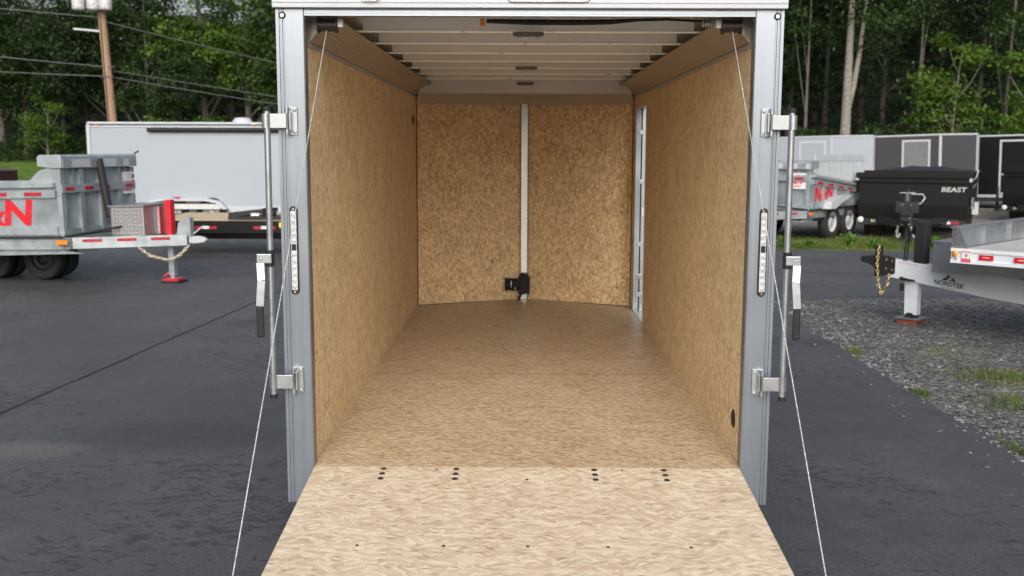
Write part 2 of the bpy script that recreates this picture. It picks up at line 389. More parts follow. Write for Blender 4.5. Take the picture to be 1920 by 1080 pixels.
# seam in the asphalt
mb = MB(); r_ = random.Random(4); prev = None
pts = []
for i in range(61):
    t = i/60; x = -3.98+ (1.2*t); y = .2+14*t
    pts.append((x+r_.uniform(-.012, .012), y, r_.uniform(.006, .017)))
vs = [(x-w_, y, .008) for x, y, w_ in pts] + [(x+w_, y, .008) for x, y, w_ in pts]
mb.add(vs, [(i, i+61, i+62, i+1) for i in range(60)])
m_seam = mat('seam_filler', (.014,.014,.015), .7, 0, .3, 20)
struct(mb.build('pavement_seam', m_seam))
def scatter_stones(name, n, area, smin, smax, material, zb=.0, seed=1, shape=None):
    g = np.random.default_rng(seed); vs = []; fs = []
    base = np.array([(1,0,0),(-1,0,0),(0,1,0),(0,-1,0),(0,0,1),(0,0,-1)], float)
    tri = [(0,2,4),(2,1,4),(1,3,4),(3,0,4),(2,0,5),(1,2,5),(3,1,5),(0,3,5)]
    for i in range(n):
        x, y = area(g)
        s = g.uniform(smin, smax) * g.uniform(.6, 1.2, 3) * np.array([1, 1, .55]); p = base*s*g.uniform(.75, 1.25, (6, 1)); a = g.uniform(0, 6.28); ca, sa = np.cos(a), np.sin(a)
        p = p @ np.array([[ca, sa, 0], [-sa, ca, 0], [0, 0, 1]]) + (x, y, zb + s[2]*.3)
        fs += [tuple(q+len(vs) for q in t_) for t_ in tri]; vs += [tuple(q) for q in p]
    me = bpy.data.meshes.new(name); me.from_pydata(vs, [], fs); return link(name, me, material)
def yard(g):
    while True:
        y = -1.5 + 10.2*g.random()**1.0; x = 3.0 + 5.5*g.random()**1.3
        if y < 8.6: return x + (.05 if g.random() < .9 else -g.random()*.35), y
k = N('gravel_stone'); rv = k.obj(); c1, d1 = stones(k, rv, 9)
k.base(k.ramp(c1, [(.1, (.05,.05,.05)), (.6, (.15,.15,.155)), (.95, (.30,.30,.30))])); k.set(Roughness=.8)
gs = scatter_stones('gravel', 9000, yard, .008, .02, k.m, .003, 3); gs['kind'] = 'stuff'
tag(gs, 'loose grey crushed stone covering the yard beside the asphalt', 'gravel')

# ---- low vegetation
m_grass = leafmat('grass_blades', (.05,.09,.015), (.11,.17,.03), (.22,.27,.06))
m_weed = leafmat('weed_leaves', (.05,.12,.02), (.10,.22,.035), (.17,.32,.06))
def leaf_mesh(name, P, D, size, material, aspect=.5, parent=None):
    """P (n,3) positions, D (n,3) leaf normals, size (n,): one bent quad per leaf"""
    n = len(P); D = D/np.linalg.norm(D, axis=1, keepdims=True)
    r0 = rng.normal(size=(n, 3)); U = np.cross(D, r0); U /= np.linalg.norm(U, axis=1, keepdims=True); V = np.cross(D, U)
    s = size[:, None]
    v = np.stack([P-U*s*.5, P-V*s*aspect*.5+U*s*.05, P+U*s*.5+D*s*-.12, P+V*s*aspect*.5+U*s*.05], 1).reshape(-1, 3)
    me = bpy.data.meshes.new(name); me.vertices.add(4*n); me.vertices.foreach_set('co', v.ravel())
    me.loops.add(4*n); me.loops.foreach_set('vertex_index', np.arange(4*n)); me.polygons.add(n)
    me.polygons.foreach_set('loop_start', np.arange(0, 4*n, 4)); me.polygons.foreach_set('loop_total', np.full(n, 4)); me.update(calc_edges=True); me.validate()
    return link(name, me, material, parent)
def blades(name, n, pos, h0, h1, material, wid=.012):
    g = np.random.default_rng(n); vs = []; fs = []
    for i in range(n):
        x, y, z = pos(g); h = g.uniform(h0, h1); a = g.uniform(0, 6.28); l = g.uniform(0, .6)*h; dx, dy = math.cos(a)*l, math.sin(a)*l; b = g.uniform(0, 6.28); wx, wy = math.cos(b)*wid, math.sin(b)*wid
        k0 = len(vs); vs += [(x-wx, y-wy, z), (x+wx, y+wy, z), (x+dx, y+dy, z+h)]; fs.append((k0, k0+1, k0+2))
    me = bpy.data.meshes.new(name); me.from_pydata(vs, [], fs); return link(name, me, material)
def tuft(g):
    c = [(4.05,4.1,.35,.28),(3.7,3.15,.3,.3),(4.5,3.7,.45,.3),(3.12,3.5,.06,.12),(3.15,1.9,.05,.3),(4.0,2.3,.4,.4),(3.14,5.2,.05,.2)][g.choice(7, p=[.3,.2,.15,.05,.05,.2,.05])]
    return c[0]+g.normal()*c[2]*.6, c[1]+g.normal()*c[3]*.6, .003
o = blades('grass', 3200, tuft, .015, .055, m_grass, .004); o['kind'] = 'stuff'; tag(o, 'sparse yellow green moss and grass tufts among the gravel', 'grass')
k = N('verge_soil'); v = k.obj()
k.base(k.ramp(k.noise(v, 2.2, 6, .7), [(.36, (.13,.12,.09)), (.5, (.09,.12,.03)), (.66, (.14,.19,.04))])); k.set(Roughness=.95); k.bump(k.noise(v, 30, 5), .5, .02)
struct(sheet('grass_verge', ragged([(1,15.35),(5,15.05),(9,14.8),(60,14.2),(60,17.2),(12,17.3),(9,17.9),(5,18.4),(1,18.2)], .4, .1, 9), .008, k.m))
def vg(g):
    x = 1 + 15*g.random()**1.1; return x, 15.25 - .02*x + abs(g.normal())*1.1, .008
o = blades('grass', 14000, vg, .03, .13, m_grass, .01); o['kind'] = 'stuff'; tag(o, 'rough green grass strip between the asphalt and the parked dump trailers', 'grass')
def weed(x, y, h, label, n=170):
    g = np.random.default_rng(int(x*100)); P = []
    for s_ in range(9):
        a = g.uniform(0, 6.28); l = g.uniform(.2, .6)*h
        for t in np.linspace(.25, 1, n//9): P.append((x+math.cos(a)*l*t+g.normal()*.03, y+math.sin(a)*l*t+g.normal()*.03, .01+h*t*g.uniform(.7, 1)))
    P = np.array(P); D = rng.normal(size=P.shape)+np.array([0, 0, 1.3])
    th = thing('weed', label, 'weed', (0,0,0), group='weeds along the verge')
    leaf_mesh('foliage', P, D, rng.uniform(.05, .11, len(P)), m_weed, .45, th)
    mb = MB()
    for s_ in range(4): mb.tube([(x, y, 0), (x+g.normal()*.08, y+g.normal()*.08, h*.8)], .004, 5)
    mb.build('stem', m_grass, th)
weed(6.35, 15.5, .30, 'leafy green weed clump just right of the right lock rod on the grass verge')
weed(5.05, 15.4, .24, 'low leafy weed beside the right lock rod at the asphalt edge')
weed(6.7, 15.25, .20, 'small weed clump between the galvanised dump trailer and the black one')
weed(7.9, 15.35, .26, 'leafy weed on the verge in front of the black dump trailer jack')
weed(8.35, 15.6, .17, 'smallest weed on the verge under the black dump trailer tongue')
weed(5.6, 15.55, .16, 'tiny weed on the verge in front of the galvanised trailer wheels')

# ================================================================= MAIN TRAILER
FZ = .5; WI = .946; WO = 1.065
T = thing('enclosed_trailer', 'open cargo trailer lined with strand board, its ramp door lowered toward the viewer', 'trailer')
# floor
mb = MB(); mb.prism([(-.99,.0),(.99,.0),(.99,4.66),(0,5.17),(-.99,4.66)], FZ-.02, FZ, 'z'); fl = mb.build('floor', m_osb_x, T)
mb = MB(); mb.b(-.955, .955, 1.906, 1.9078, FZ, FZ+.0006); mb.build('floor_seam', m_brown, T)
mb = MB()
for y in np.arange(.35, 4.7, .41): mb.b(-1.0, 1.0, y, y+.05, FZ-.10, FZ-.021)
for x in (-.85, .85): mb.b(x-.03, x+.03, .1, 4.7, FZ-.2, FZ-.101)
mb.bar((-.8, 4.72, FZ-.14), (0, 6.3, FZ-.14), .05, .09); mb.bar((.8, 4.72, FZ-.14), (0, 6.3, FZ-.14), .05, .09); mb.b(-.05,.05,6.25,6.5,FZ-.19,FZ-.09)
mb.build('chassis', m_blk2, T)
# side walls (inside board and outside skin as separate parts)
DY0, DY1, DZ1 = 3.80, 4.50, 2.25
def wall_boxes(mb, x0, x1, y1, zt, door):
    if door:
        mb.b(x0, x1, .052, DY0, FZ, zt); mb.b(x0, x1, DY1, y1, FZ, zt); mb.b(x0, x1, DY0, DY1, DZ1, zt)
    else: mb.b(x0, x1, .052, y1, FZ, zt)
ZW = 2.352
mb = MB(); wall_boxes(mb, -.966, -.955, 4.745, ZW, False); lw = mb.build('side_wall', m_osb_wall, T)
mb = MB(); wall_boxes(mb, .955, .966, 4.745, ZW, True); rw = mb.build('side_wall', m_osb_wall, T)
for sgn, door in ((-1, False), (1, True)):
    mb = MB(); a, b = (1.02, 1.035) if sgn > 0 else (-1.035, -1.02)
    if door: mb.b(a, b, .053, DY0, FZ-.12, 2.55); mb.b(a, b, DY1, 4.66, FZ-.12, 2.55); mb.b(a, b, DY0, DY1, DZ1, 2.55); mb.b(a, b, DY0, DY1, FZ-.12, FZ-.02)
    else: mb.b(a, b, .053, 4.66, FZ-.12, 2.55)
    mb.build('outer_skin', m_white, T)
# nose: two boards meeting at a centre post
def nose(s):
    mb = MB(); a, b = Vector((s*.962, 4.745, 0)), Vector((0, 5.17, 0)); n = Vector((s*.02, .045, 0)).normalized()*.012
    z0, z1 = FZ, 2.40
    vs = [a+Vector((0,0,z0)), b+Vector((0,0,z0)), b+Vector((0,0,z1)), a+Vector((0,0,z1))]; vs += [q+n for q in vs]
    mb.add(vs, [(0,1,2,3),(4,7,6,5),(0,4,5,1),(1,5,6,2),(2,6,7,3),(3,7,4,0)]); return mb.build('nose_wall', m_osb_nose, T)
nose(-1); nose(1)
mb = MB(); mb.prism([(-1.035,4.661),(-1.035,4.80),(0,5.32),(1.035,4.80),(1.035,4.661),(1.02,4.661),(1.02,4.79),(0,5.305),(-1.02,4.79),(-1.02,4.661)], FZ-.12, 2.55, 'z'); mb.build('nose_skin', m_white, T)
mb = MB(); mb.prism([(-.045,5.146),(-.028,5.126),(.028,5.126),(.045,5.146)], FZ+.0, 2.30, 'z')
for x in (-.038, .038):
    for z in np.arange(FZ+.3, 2.25, .12): mb.cyl((x, 5.128, z), (x, 5.136, z), .004, n=6)
mb.build('nose_post', m_dia_n, T, .001)
# black fittings at the foot of the nose post
sock = MB(); sock.cyl((-.165, 5.06, FZ+.15), (-.05, 5.06, FZ+.15), .055, n=20); sock.cyl((-.175, 5.06, FZ+.15), (-.158, 5.06, FZ+.15), .064, n=20)
bk = MB()
bk.prism([(-.055,.02),(-.05,.22),(-.025,.25),(.03,.245),(.055,.2),(.052,.03),(.03,.06),(-.02,.05),(-.035,.0),(-.06,.0)], 5.06, 5.12, 'y')
for i in range(len(bk.v)): x, y, z = bk.v[i]; bk.v[i] = (x, y, z+FZ)
bo = bk.build('wiring_box', m_black, T, .004); sock.build('socket', m_black, bo)
mb = MB(); mb.b(-.12,-.115,5.005,5.01,FZ+.13,FZ+.19); mb.cyl((-.08,5.0,FZ+.12),(-.08,5.006,FZ+.12),.006,n=8); mb.build('label_plate', m_alu_d, bo)
for x in (-.05, .045): MB().cyl((x, 5.052, FZ+.05), (x, 5.062, FZ+.05), .006, n=8).build('screw', m_alu, bo)
# coving
for s in (-1, 1):
    mb = MB(); prof = [(s*.955, 2.352), (s*.952, 2.362), (s*.93, 2.39), (s*.90, 2.415), (s*.87, 2.432), (s*.822, 2.444), (s*.818, 2.452), (s*.965, 2.452), (s*.965, 2.352)]
    mb.prism(prof, .145, 4.75, 'y'); mb.build('cove_trim', m_cove, T)
    mb = MB(); mb.b(s*.949, s*.9545, .056, 4.745, 2.335, 2.3515); mb.build('cove_edge_strip', m_alu_d, T)
    # inner corner bead by the nose
    a = Vector((s*.945, 4.72, 0)); MB().bar((s*.951, 4.735, FZ), (s*.951, 4.735, 2.33), .008, .008, (0,1,0)).build('corner_bead', m_brown, T)
mb = MB()
for s in (-1, 1):
    a0, a1 = Vector((s*.955, 4.73, 2.285)), Vector((0, 5.15, 2.285)); b0, b1 = Vector((s*.93, 4.66, 2.365)), Vector((0, 5.08, 2.385))
    mb.add([a0, a1, b1, b0, a0+Vector((0,.01,.1)), a1+Vector((0,.01,.1)), b1+Vector((0,0,.03)), b0+Vector((0,0,.03))], [(0,1,2,3),(4,7,6,5),(0,4,5,1),(2,6,7,3),(0,3,7,4),(1,5,6,2)])
mb.build('front_cove_trim', m_cove_x, T)
# ceiling and bows
mb = MB(); mb.prism([(-1.018,.05),(1.018,.05),(1.018,4.78),(0,5.29),(-1.018,4.78)], 2.535, 2.541, 'z'); mb.build('ceiling', m_dull, T)
mb = MB(); mb.prism([(-1.04,-.02),(1.04,-.02),(1.04,4.81),(0,5.33),(-1.04,4.81)], 2.62, 2.635, 'z'); mb.build('roof', m_alu, T)
i = 0
for y in np.arange(.67, 4.6, .575):
    z = 2.466; mb = MB(); xm = .80
    mb.b(-xm, xm, y, y+.003, z, 2.5345); mb.b(-xm-.08, xm+.08, y+.0032, y+.030, z-.006, z-.0005); mb.b(-xm, xm, y+.0265, y+.0295, z, 2.5345)
    bw = mb.build('roof_bow', m_bow, T); MB().cyl((-xm-.08, y-.001, z-.004), (xm+.08, y-.001, z-.004), .0055, n=8).build('lip', m_lip, bw)
MB().b(-.93, .93, 4.665, 4.67, 2.372, 2.5345).build('ceiling_fascia', m_bow, T)
for y in (.66, 2.80, 4.55):
    mb = MB(); mb.prism([(.075*math.cos(a), y+.03*math.sin(a)) for a in np.linspace(0, 2*math.pi, 25)[:-1]], 2.440, 2.4595, 'z'); lt = mb.build('ceiling_light', m_brown2, T, .003)
    MB().prism([(.055*math.cos(a), y+.02*math.sin(a)) for a in np.linspace(0, 2*math.pi, 25)[:-1]], 2.430, 2.4395, 'z').build('lens', m_lens, lt, .003)
# rear frame
for s in (-1, 1):
    mb = MB()
    # extruded post: broad flat, a groove and ribs by the outer edge
    prof = [(WI, .0), (WI+.004, -.003), (WI+.084, -.003), (WI+.086, .0), (WI+.090, .0), (WI+.092, -.004), (WI+.098, -.004), (WI+.100, .0), (WI+.104, .0), (WI+.106, -.004), (WO, -.004), (WO, .05), (WI, .05)]
    mb.prism([(s*x, y) for x, y in prof], .335, 2.487, 'z'); p = mb.build('corner_post', m_post, T)
    MB().b(s*(WI-.0015), s*(WI+.006), .0505, .0518, FZ, 2.45).build('post_gap_shade', m_brown, T)  # dark strip stands in for the shaded gap between post and wall
    # marker light near the top
    x = s*1.037; mb = MB(); mb.lathe([(.0075,0),(.0095,-.004),(.013,-.004),(.0155,0)], (x, -.004, 2.454), 'y', 24); ml = mb.build('marker_light', m_black, T)
    MB().cyl((x, -.003, 2.454), (x, -.008, 2.454), .008, n=20).build('lens', m_lens, ml)
    # tail light strip
    xt = s*1.009; z0, z1 = 1.272, 1.655
    pts = [(xt+.0175*math.cos(a), z1-.0175+.0175*math.sin(a)) for a in np.linspace(0, math.pi, 9)] + [(xt+.0175*math.cos(a), z0+.0175+.0175*math.sin(a)) for a in np.linspace(math.pi, 2*math.pi, 9)]
    tl = MB().prism(pts, -.012, -.0031, 'y').build('tail_light', m_black, T, .002)
    lens = MB(); lens.b(xt-.0115, xt+.0115, -.0135, -.0122, z0+.02, z1-.02)
    for j in range(12):
        zc = z0+.035+j*(z1-z0-.07)/11
        if j == 6: MB().b(xt-.009, xt+.009, -.0165, -.0137, zc-.014, zc+.014).build('emblem', m_black, tl, .002); continue
        lens.b(xt-.0125, xt+.0125, -.0165, -.0122, zc-.0125, zc+.0125); lens.lathe([(0,-.004),(.006,-.002),(.010,.002)], (xt, -.0185, zc), 'y', 12)
    lens.build('lens', m_lens, tl)
    for zz in (z0+.012, z1-.012): MB().cyl((xt, -.0121, zz), (xt, -.015, zz), .005, n=10).build('screw', m_chrome, tl)
mb = MB(); mb.prism([(-.004,2.487),(-.004,2.479),(.0,2.477),(.0,2.462),(-.004,2.460),(-.004,2.453),(.05,2.453),(.05,2.487)], -WI+.0005, WI-.0005, 'x'); mb.build('frame_header', m_post, T)
mb = MB(); mb.b(-1.05, 1.05, .002, .03, 2.4875, 2.6); mb.build('header_core', m_brown, T)
mb = MB(); y = -.03
prof = [(.0,2.488),(-.026,2.482),(-.030,2.485),(-.030,2.500),(-.026,2.502),(-.030,2.504),(-.030,2.518),(-.026,2.520),(-.030,2.522),(-.030,2.62),(.0,2.62)]
mb.prism(prof, -1.073, 1.073, 'x'); hp = mb.build('header_panel', m_white, T)
for x in (-1.053, 1.053): MB().cyl((x, -.0305, 2.512), (x, -.034, 2.512), .003, n=8).build('screw', m_alu_d, hp)
bl = MB(); pts = [(x, z) for x, z in ((-.09,2.513),(-.075,2.505),(.235,2.505),(.25,2.513),(.25,2.56),(-.09,2.56))]
bl.prism(pts, -.04, -.0302, 'y'); bl = bl.build('brake_light', m_alu_d, T, .003)
mb = MB()
for j in range(14): mb.b(-.065+j*.0215, -.047+j*.0215, -.0435, -.0402, 2.512, 2.555)
mb.build('lens', m_lens, bl)
pl = MB(); pl.prism([(-.70,2.515),(-.685,2.507),(-.635,2.507),(-.62,2.515),(-.62,2.56),(-.70,2.56)], -.036, -.0302, 'y'); pl = pl.build('plate_light', m_chrome, T, .002)
MB().b(-.69, -.63, -.055, -.0362, 2.512, 2.55).build('lens', m_lens, pl, .005)
# sill under the floor at the hinge line
MB().b(-.945, .945, .002, .04, FZ-.11, FZ-.021).build('rear_sill', m_post, T)
# ramp door
SL = R(5.5); RL = 1.95
RM = Matrix.Translation((0, -.003, FZ-.0005)) @ Matrix.Rotation(SL, 4, 'X')
ramp = bpy.data.objects.new('ramp_door', None); C.objects.link(ramp); ramp.parent = T; ramp.matrix_local = RM; ramp.empty_display_size = .2
MB().b(-.943, .943, -RL, 0, -.012, 0).build('panel', m_osb_ramp, ramp)
mb = MB()
for x in (-.9425, -.3, .3, .9025): mb.b(x, x+.04, -RL, 0, -.05, -.0125)
mb.b(-.9425, .9425, -RL-.02, -RL-.0005, -.05, .001); mb.build('frame', m_alu_d, ramp)
MB().b(-.9425, .9425, -RL, -.01, -.062, -.0505).build('outer_skin', m_white, ramp)
for bx in (-.66, -.325, .0, .31, .63):
    if abs(bx) < .1: rows = ()
    else: rows = (-.022, -.075, -.128)
    for by in rows: MB().lathe([(.0,.0045),(.008,.004),(.0135,.001),(.0138,0)], (bx*.96, by, .0002), 'z', 14).build('bolt', m_boltg, ramp)
    for by in ((-.13, -.74) if abs(bx) < .1 else (-.74,)):
        MB().lathe([(.0,.0015),(.006,.001),(.0075,0)], (bx*.97, by, .0002), 'z', 10).build('screw', m_brown, ramp)
for bx in (-.40, .42): MB().lathe([(.0,.0015),(.005,.001),(.006,0)], (bx, -.025, .0002), 'z', 10).build('screw', m_brown, ramp)
MB().cyl((-.94, 0, -.02), (.94, 0, -.02), .0075, n=12).build('hinge', m_alu_d, ramp)
# counterbalance spring hardware and cables
for s in (-1, 1):
    sp = MB(); sp.cyl((s*.832, .10, 2.425), (s*.900, .10, 2.425), .026, n=22); sp.cyl((s*.900, .10, 2.425), (s*.908, .10, 2.425), .034, n=22); sp.cyl((s*.832, .10, 2.425), (s*.824, .10, 2.425), .034, n=22)
    spo = sp.build('cable_drum', m_brown, T); MB().b(s*.80, s*.822, .095, .125, 2.418, 2.452).build('bracket', m_alu_d, spo)
    d_ = 1.36; e = Vector((s*.972, -.012-d_*math.cos(SL), FZ-.004-d_*math.sin(SL)-.01))
    MB().tube([Vector((s*.868, .085, 2.402)), Vector((s*.868, .085, 2.402)).lerp(e, .5), e], .0019, 8).build('door_cable', m_wire, T)
    MB().cyl((s*.94, e.y, e.z-.005), (s*.985, e.y, e.z-.005), .008, n=12).build('cable_lug', m_alu_d, T)
mb = MB(); path = [(-.185,.16,2.452),(0,.16,2.448),(.2,.16,2.447),(.35,.16,2.450),(.47,.16,2.458),(.6,.16,2.461),(.79,.16,2.452)]
mb.tube(path, [.010,.013,.013,.012,.007,.006,.006], 10); mb.build('counterbalance_spring', m_black, T)
MB().b(-.213, -.192, .14, .17, 2.430, 2.460).build('orange_tag', m_orange, T, .002)
mb = MB()
for j in range(5): mb.cyl((.80-j*.012, .14, 2.44-.0), (.795-j*.012, .14, 2.44), .014, n=10)
mb.build('spring_anchor', m_alu_d, T)
# lock rods with hinged handles
for s in (-1, 1):
    X = s*1.104; Y = -.055
    lr = bpy.data.objects.new('lock_rod', None); C.objects.link(lr); lr.parent = T; lr.location = (X, Y, .84); lr.empty_display_size = .1
    MB().cyl((0,0,.0), (s*-.004,0,1.215), .0135, n=20).build('rod', m_alu, lr)
    MB().cyl((0,0,-.018), (0,0,.001), .0165, n=18).build('end_cap', m_black, lr); MB().cyl((s*-.004,0,1.2155), (s*-.004,0,1.235), .0165, n=18).build('end_cap', m_black, lr)
    for z in (.055, 1.175):
        # swing arm: flat strap wrapped round the rod, hinged on the post
        mb = MB(); mb.b(s*.016, s*-.086, -.006, .002, z-.03, z+.03); mb.lathe([(.0185,-.03),(.0185,.03)], (0,0,z), 'z', 18)
        arm = mb.build('swing_arm', m_alu, lr, .0015)
        hb = MB(); hb.b(s*-.076, s*-.122, .042, .0495, z-.058, z+.058); hb.b(s*-.094, s*-.100, .012, .042, z-.04, z+.04)
        for dz in (-.045, .045): hb.cyl((s*-.085,.012,z+dz-.012), (s*-.085,.012,z+dz+.012), .009, n=12); hb.b(s*-.079, s*-.0935, .012, .0418, z+dz-.012, z+dz+.012)
        hb.cyl((s*-.085,.012,z-.05), (s*-.085,.012,z+.05), .004, n=10)
        bo = hb.build('hinge_bracket', m_alu, lr, .0015)
        for dz in (-.046, .046): MB().lathe([(0,-.006),(.005,-.005),(.0075,-.001),(.008,0)], (s*-.111,.0418,z+dz), 'y', 12).build('bolt', m_chrome, bo)
    zc = .595
    MB().cyl((0,0,zc-.035), (0,0,zc+.035), .0185, n=18).build('collar', m_black, lr)
    MB().b(s*-.012, s*.052, -.026, -.0195, zc-.02, zc+.02).build('clevis', m_alu, lr, .003)
    MB().lathe([(0,-.005),(.004,-.0045),(.0065,-.001)], (s*.032,-.0262,zc), 'y', 12).build('bolt', m_chrome, lr)
    # handle: bent strap then rubber grip
    x0 = s*.036
    pth = [(x0, -.022, zc-.018), (x0-s*.002, -.028, zc-.05), (x0-s*.008, -.045, zc-.09), (x0-s*.004, -.048, zc-.14), (x0, -.05, zc-.2)]
    mb = MB()
    for q in range(len(pth)-1): mb.bar(pth[q], pth[q+1], .006, .032, (1,0,0)) if False else mb.bar(pth[q], pth[q+1], .032, .006, (0,1,0))
    hd = mb.build('handle', m_alu, lr)
    MB().b(x0-.0165, x0+.0165, -.058, -.043, zc-.335, zc-.2005).build('grip', m_black, hd, .007)
# side-door frame seen edge-on
jm = bpy.data.objects.new('side_door', None); C.objects.link(jm); jm.parent = T
MB().b(.952, .994, DY1-.012, DY1-.001, FZ, DZ1).build('jamb', m_galv2, jm)
MB().b(.9945, 1.004, DY1-.006, DY1-.001, FZ, DZ1).build('gap', m_black, jm)
MB().b(1.006, 1.050, DY1-.016, DY1-.001, FZ, DZ1).build('door_edge', m_alu, jm)
MB().b(1.052, 1.082, DY1, DY1+.66, FZ+.02, DZ1-.01).build('door_leaf', m_white, jm) if False else MB().b(1.052, 1.70, DY1-.03, DY1, FZ+.02, DZ1-.01).build('door_leaf', m_white, jm)
for z in (.62, .78, 1.06, 1.60, 2.02): MB().b(.975, 1.03, DY1-.022, DY1-.0165, z, z+.04).build('hinge', m_alu, jm, .003)
MB().b(1.012, 1.036, DY1-.020, DY1-.0165, 1.32, 1.40).build('strike_plate', m_wtape, jm)
MB().b(.950, 1.04, DY0, DY1-.0005, FZ-.001, FZ+.006).build('sill', m_alu, jm)
MB().b(.950, 1.04, DY0-.0, DY0+.004, FZ, DZ1).build('jamb', m_alu_d, jm); MB().b(.952, 1.018, DY0+.005, DY1-.013, DZ1-.006, DZ1-.0005).build('jamb', m_alu_d, jm)
# small dark slots in the walls
MB().lathe([(0,0),(.03,0),(.04,-.004)], (0,0,0), 'x', 16).build('wall_vent', m_black, T).matrix_local = Matrix.Translation((-.950, 4.45, 2.14)) @ Matrix.Diagonal((-1,1,1.1,1))
MB().lathe([(0,-.004),(.035,-.004),(.045,0)], (.955, .22, .67), 'x', 16).build('wall_vent', m_black, T)
def wheel(parent, x, y, r, wd, side, rimmat, M=None, R0=.5):
    """wheel with axle along local y at (x,y); side=+1/-1 where the rim faces"""
    w_ = bpy.data.objects.new('wheel', None); C.objects.link(w_); w_.parent = parent; w_.location = (x, y, r); w_.empty_display_size = .1
    h = wd/2
    t = MB(); t.lathe([(r*.58,-h*.8),(r*.75,-h),(r*.93,-h*.98),(r,-h*.72),(r,h*.72),(r*.93,h*.98),(r*.75,h),(r*.58,h*.8)], (0,0,0), 'y', 36)
    t.build('tyre', m_tyre, w_)
    q = MB(); s = side; q.lathe([(r*.60,h*.75*s),(r*.57,h*.55*s),(r*.50,h*.3*s),(r*.28,h*.35*s),(r*.22,h*.7*s),(r*.12,h*.75*s),(0,h*.75*s)], (0,0,0), 'y', 28)
    q.lathe([(r*.60,-h*.7*s),(r*.3,-h*.5*s),(0,-h*.5*s)], (0,0,0), 'y', 20); q.build('rim', rimmat, w_); return w_
for s in (-1, 1):
    for y in (2.05, 2.85):
        wo = wheel(T, 0, 0, .34, .2, 1, m_alu); wo.location = (s*1.17, y, .34); wo.rotation_euler = (0, 0, R(90 if s < 0 else -90))
    mb = MB(); pts = [(1.6,.42),(1.75,.78),(3.15,.78),(3.3,.42),(3.27,.42),(3.13,.765),(1.77,.765),(1.63,.42)]; mb.prism(pts, s*1.036, s*1.30, 'x'); mb.build('fender', m_alu, T)
jk = MB(); jk.cyl((.0,6.2,.02),(0,6.2,.75),.03); jk.b(-.08,.08,6.12,6.28,.004,.02); jk.build('tongue_jack', m_blk2, T)
# ================================================================= OTHER TRAILERS
def plate_rail(mb, a, b, w_, h, upv=(0,0,1)): mb.bar(a, b, w_, h, upv)
def tape(parent, a, b, w_=.004, h=.045, material=None):
    return MB().bar(a, b, w_, h).build('reflective_tape', material or m_refl, parent)
def chain(name, pts, r, material, parent, link_len=.045):
    """real links along a path"""
    P = [Vector(p) for p in pts]; mb = MB(); k_ = 0
    for a, b in zip(P[:-1], P[1:]):
        n = max(1, int((b-a).length/(link_len*.72))); dd = (b-a).normalized(); o1 = dd.orthogonal().normalized(); o2 = dd.cross(o1)
        for i in range(n):
            c = a.lerp(b, (i+.5)/n); o_ = o1 if k_ % 2 else o2; k_ += 1
            loop = [c + dd*math.cos(t)*link_len*.5 + o_*math.sin(t)*link_len*.28 for t in np.linspace(0, 2*math.pi, 9)]
            mb.tube(loop, r, 5)
    return mb.build(name, material, parent)
def latch_decal(parent, M):
    """white plate with red title line, black pictograms, N&N and a line of small capitals"""
    pl_ = MB(M).b(-.20,.20,-.17,.15,0,.0015).build('decal', m_wtape, parent)
    MB(M).b(-.03,.09,.105,.115,.002,.004).build('red_line', m_red, pl_)
    for zz in (.085, -.0): MB(M).b(.12,.185,zz-.03,zz+.025,.002,.004).build('pictogram', m_blk, pl_)
    MB(M).b(-.02,.10,.06,.067,.002,.004).build('fine_print', m_blk2, pl_)
    text('lettering', 'N&N', .13, M @ Matrix.Translation((-.04,-.03,.003)), m_red, pl_, .001, .004, 0, 1.15)
    text('lettering', 'TRAILERS', .055, M @ Matrix.Translation((-.04,-.115,.003)), m_red, pl_, .001, .001, 0, 1.15)

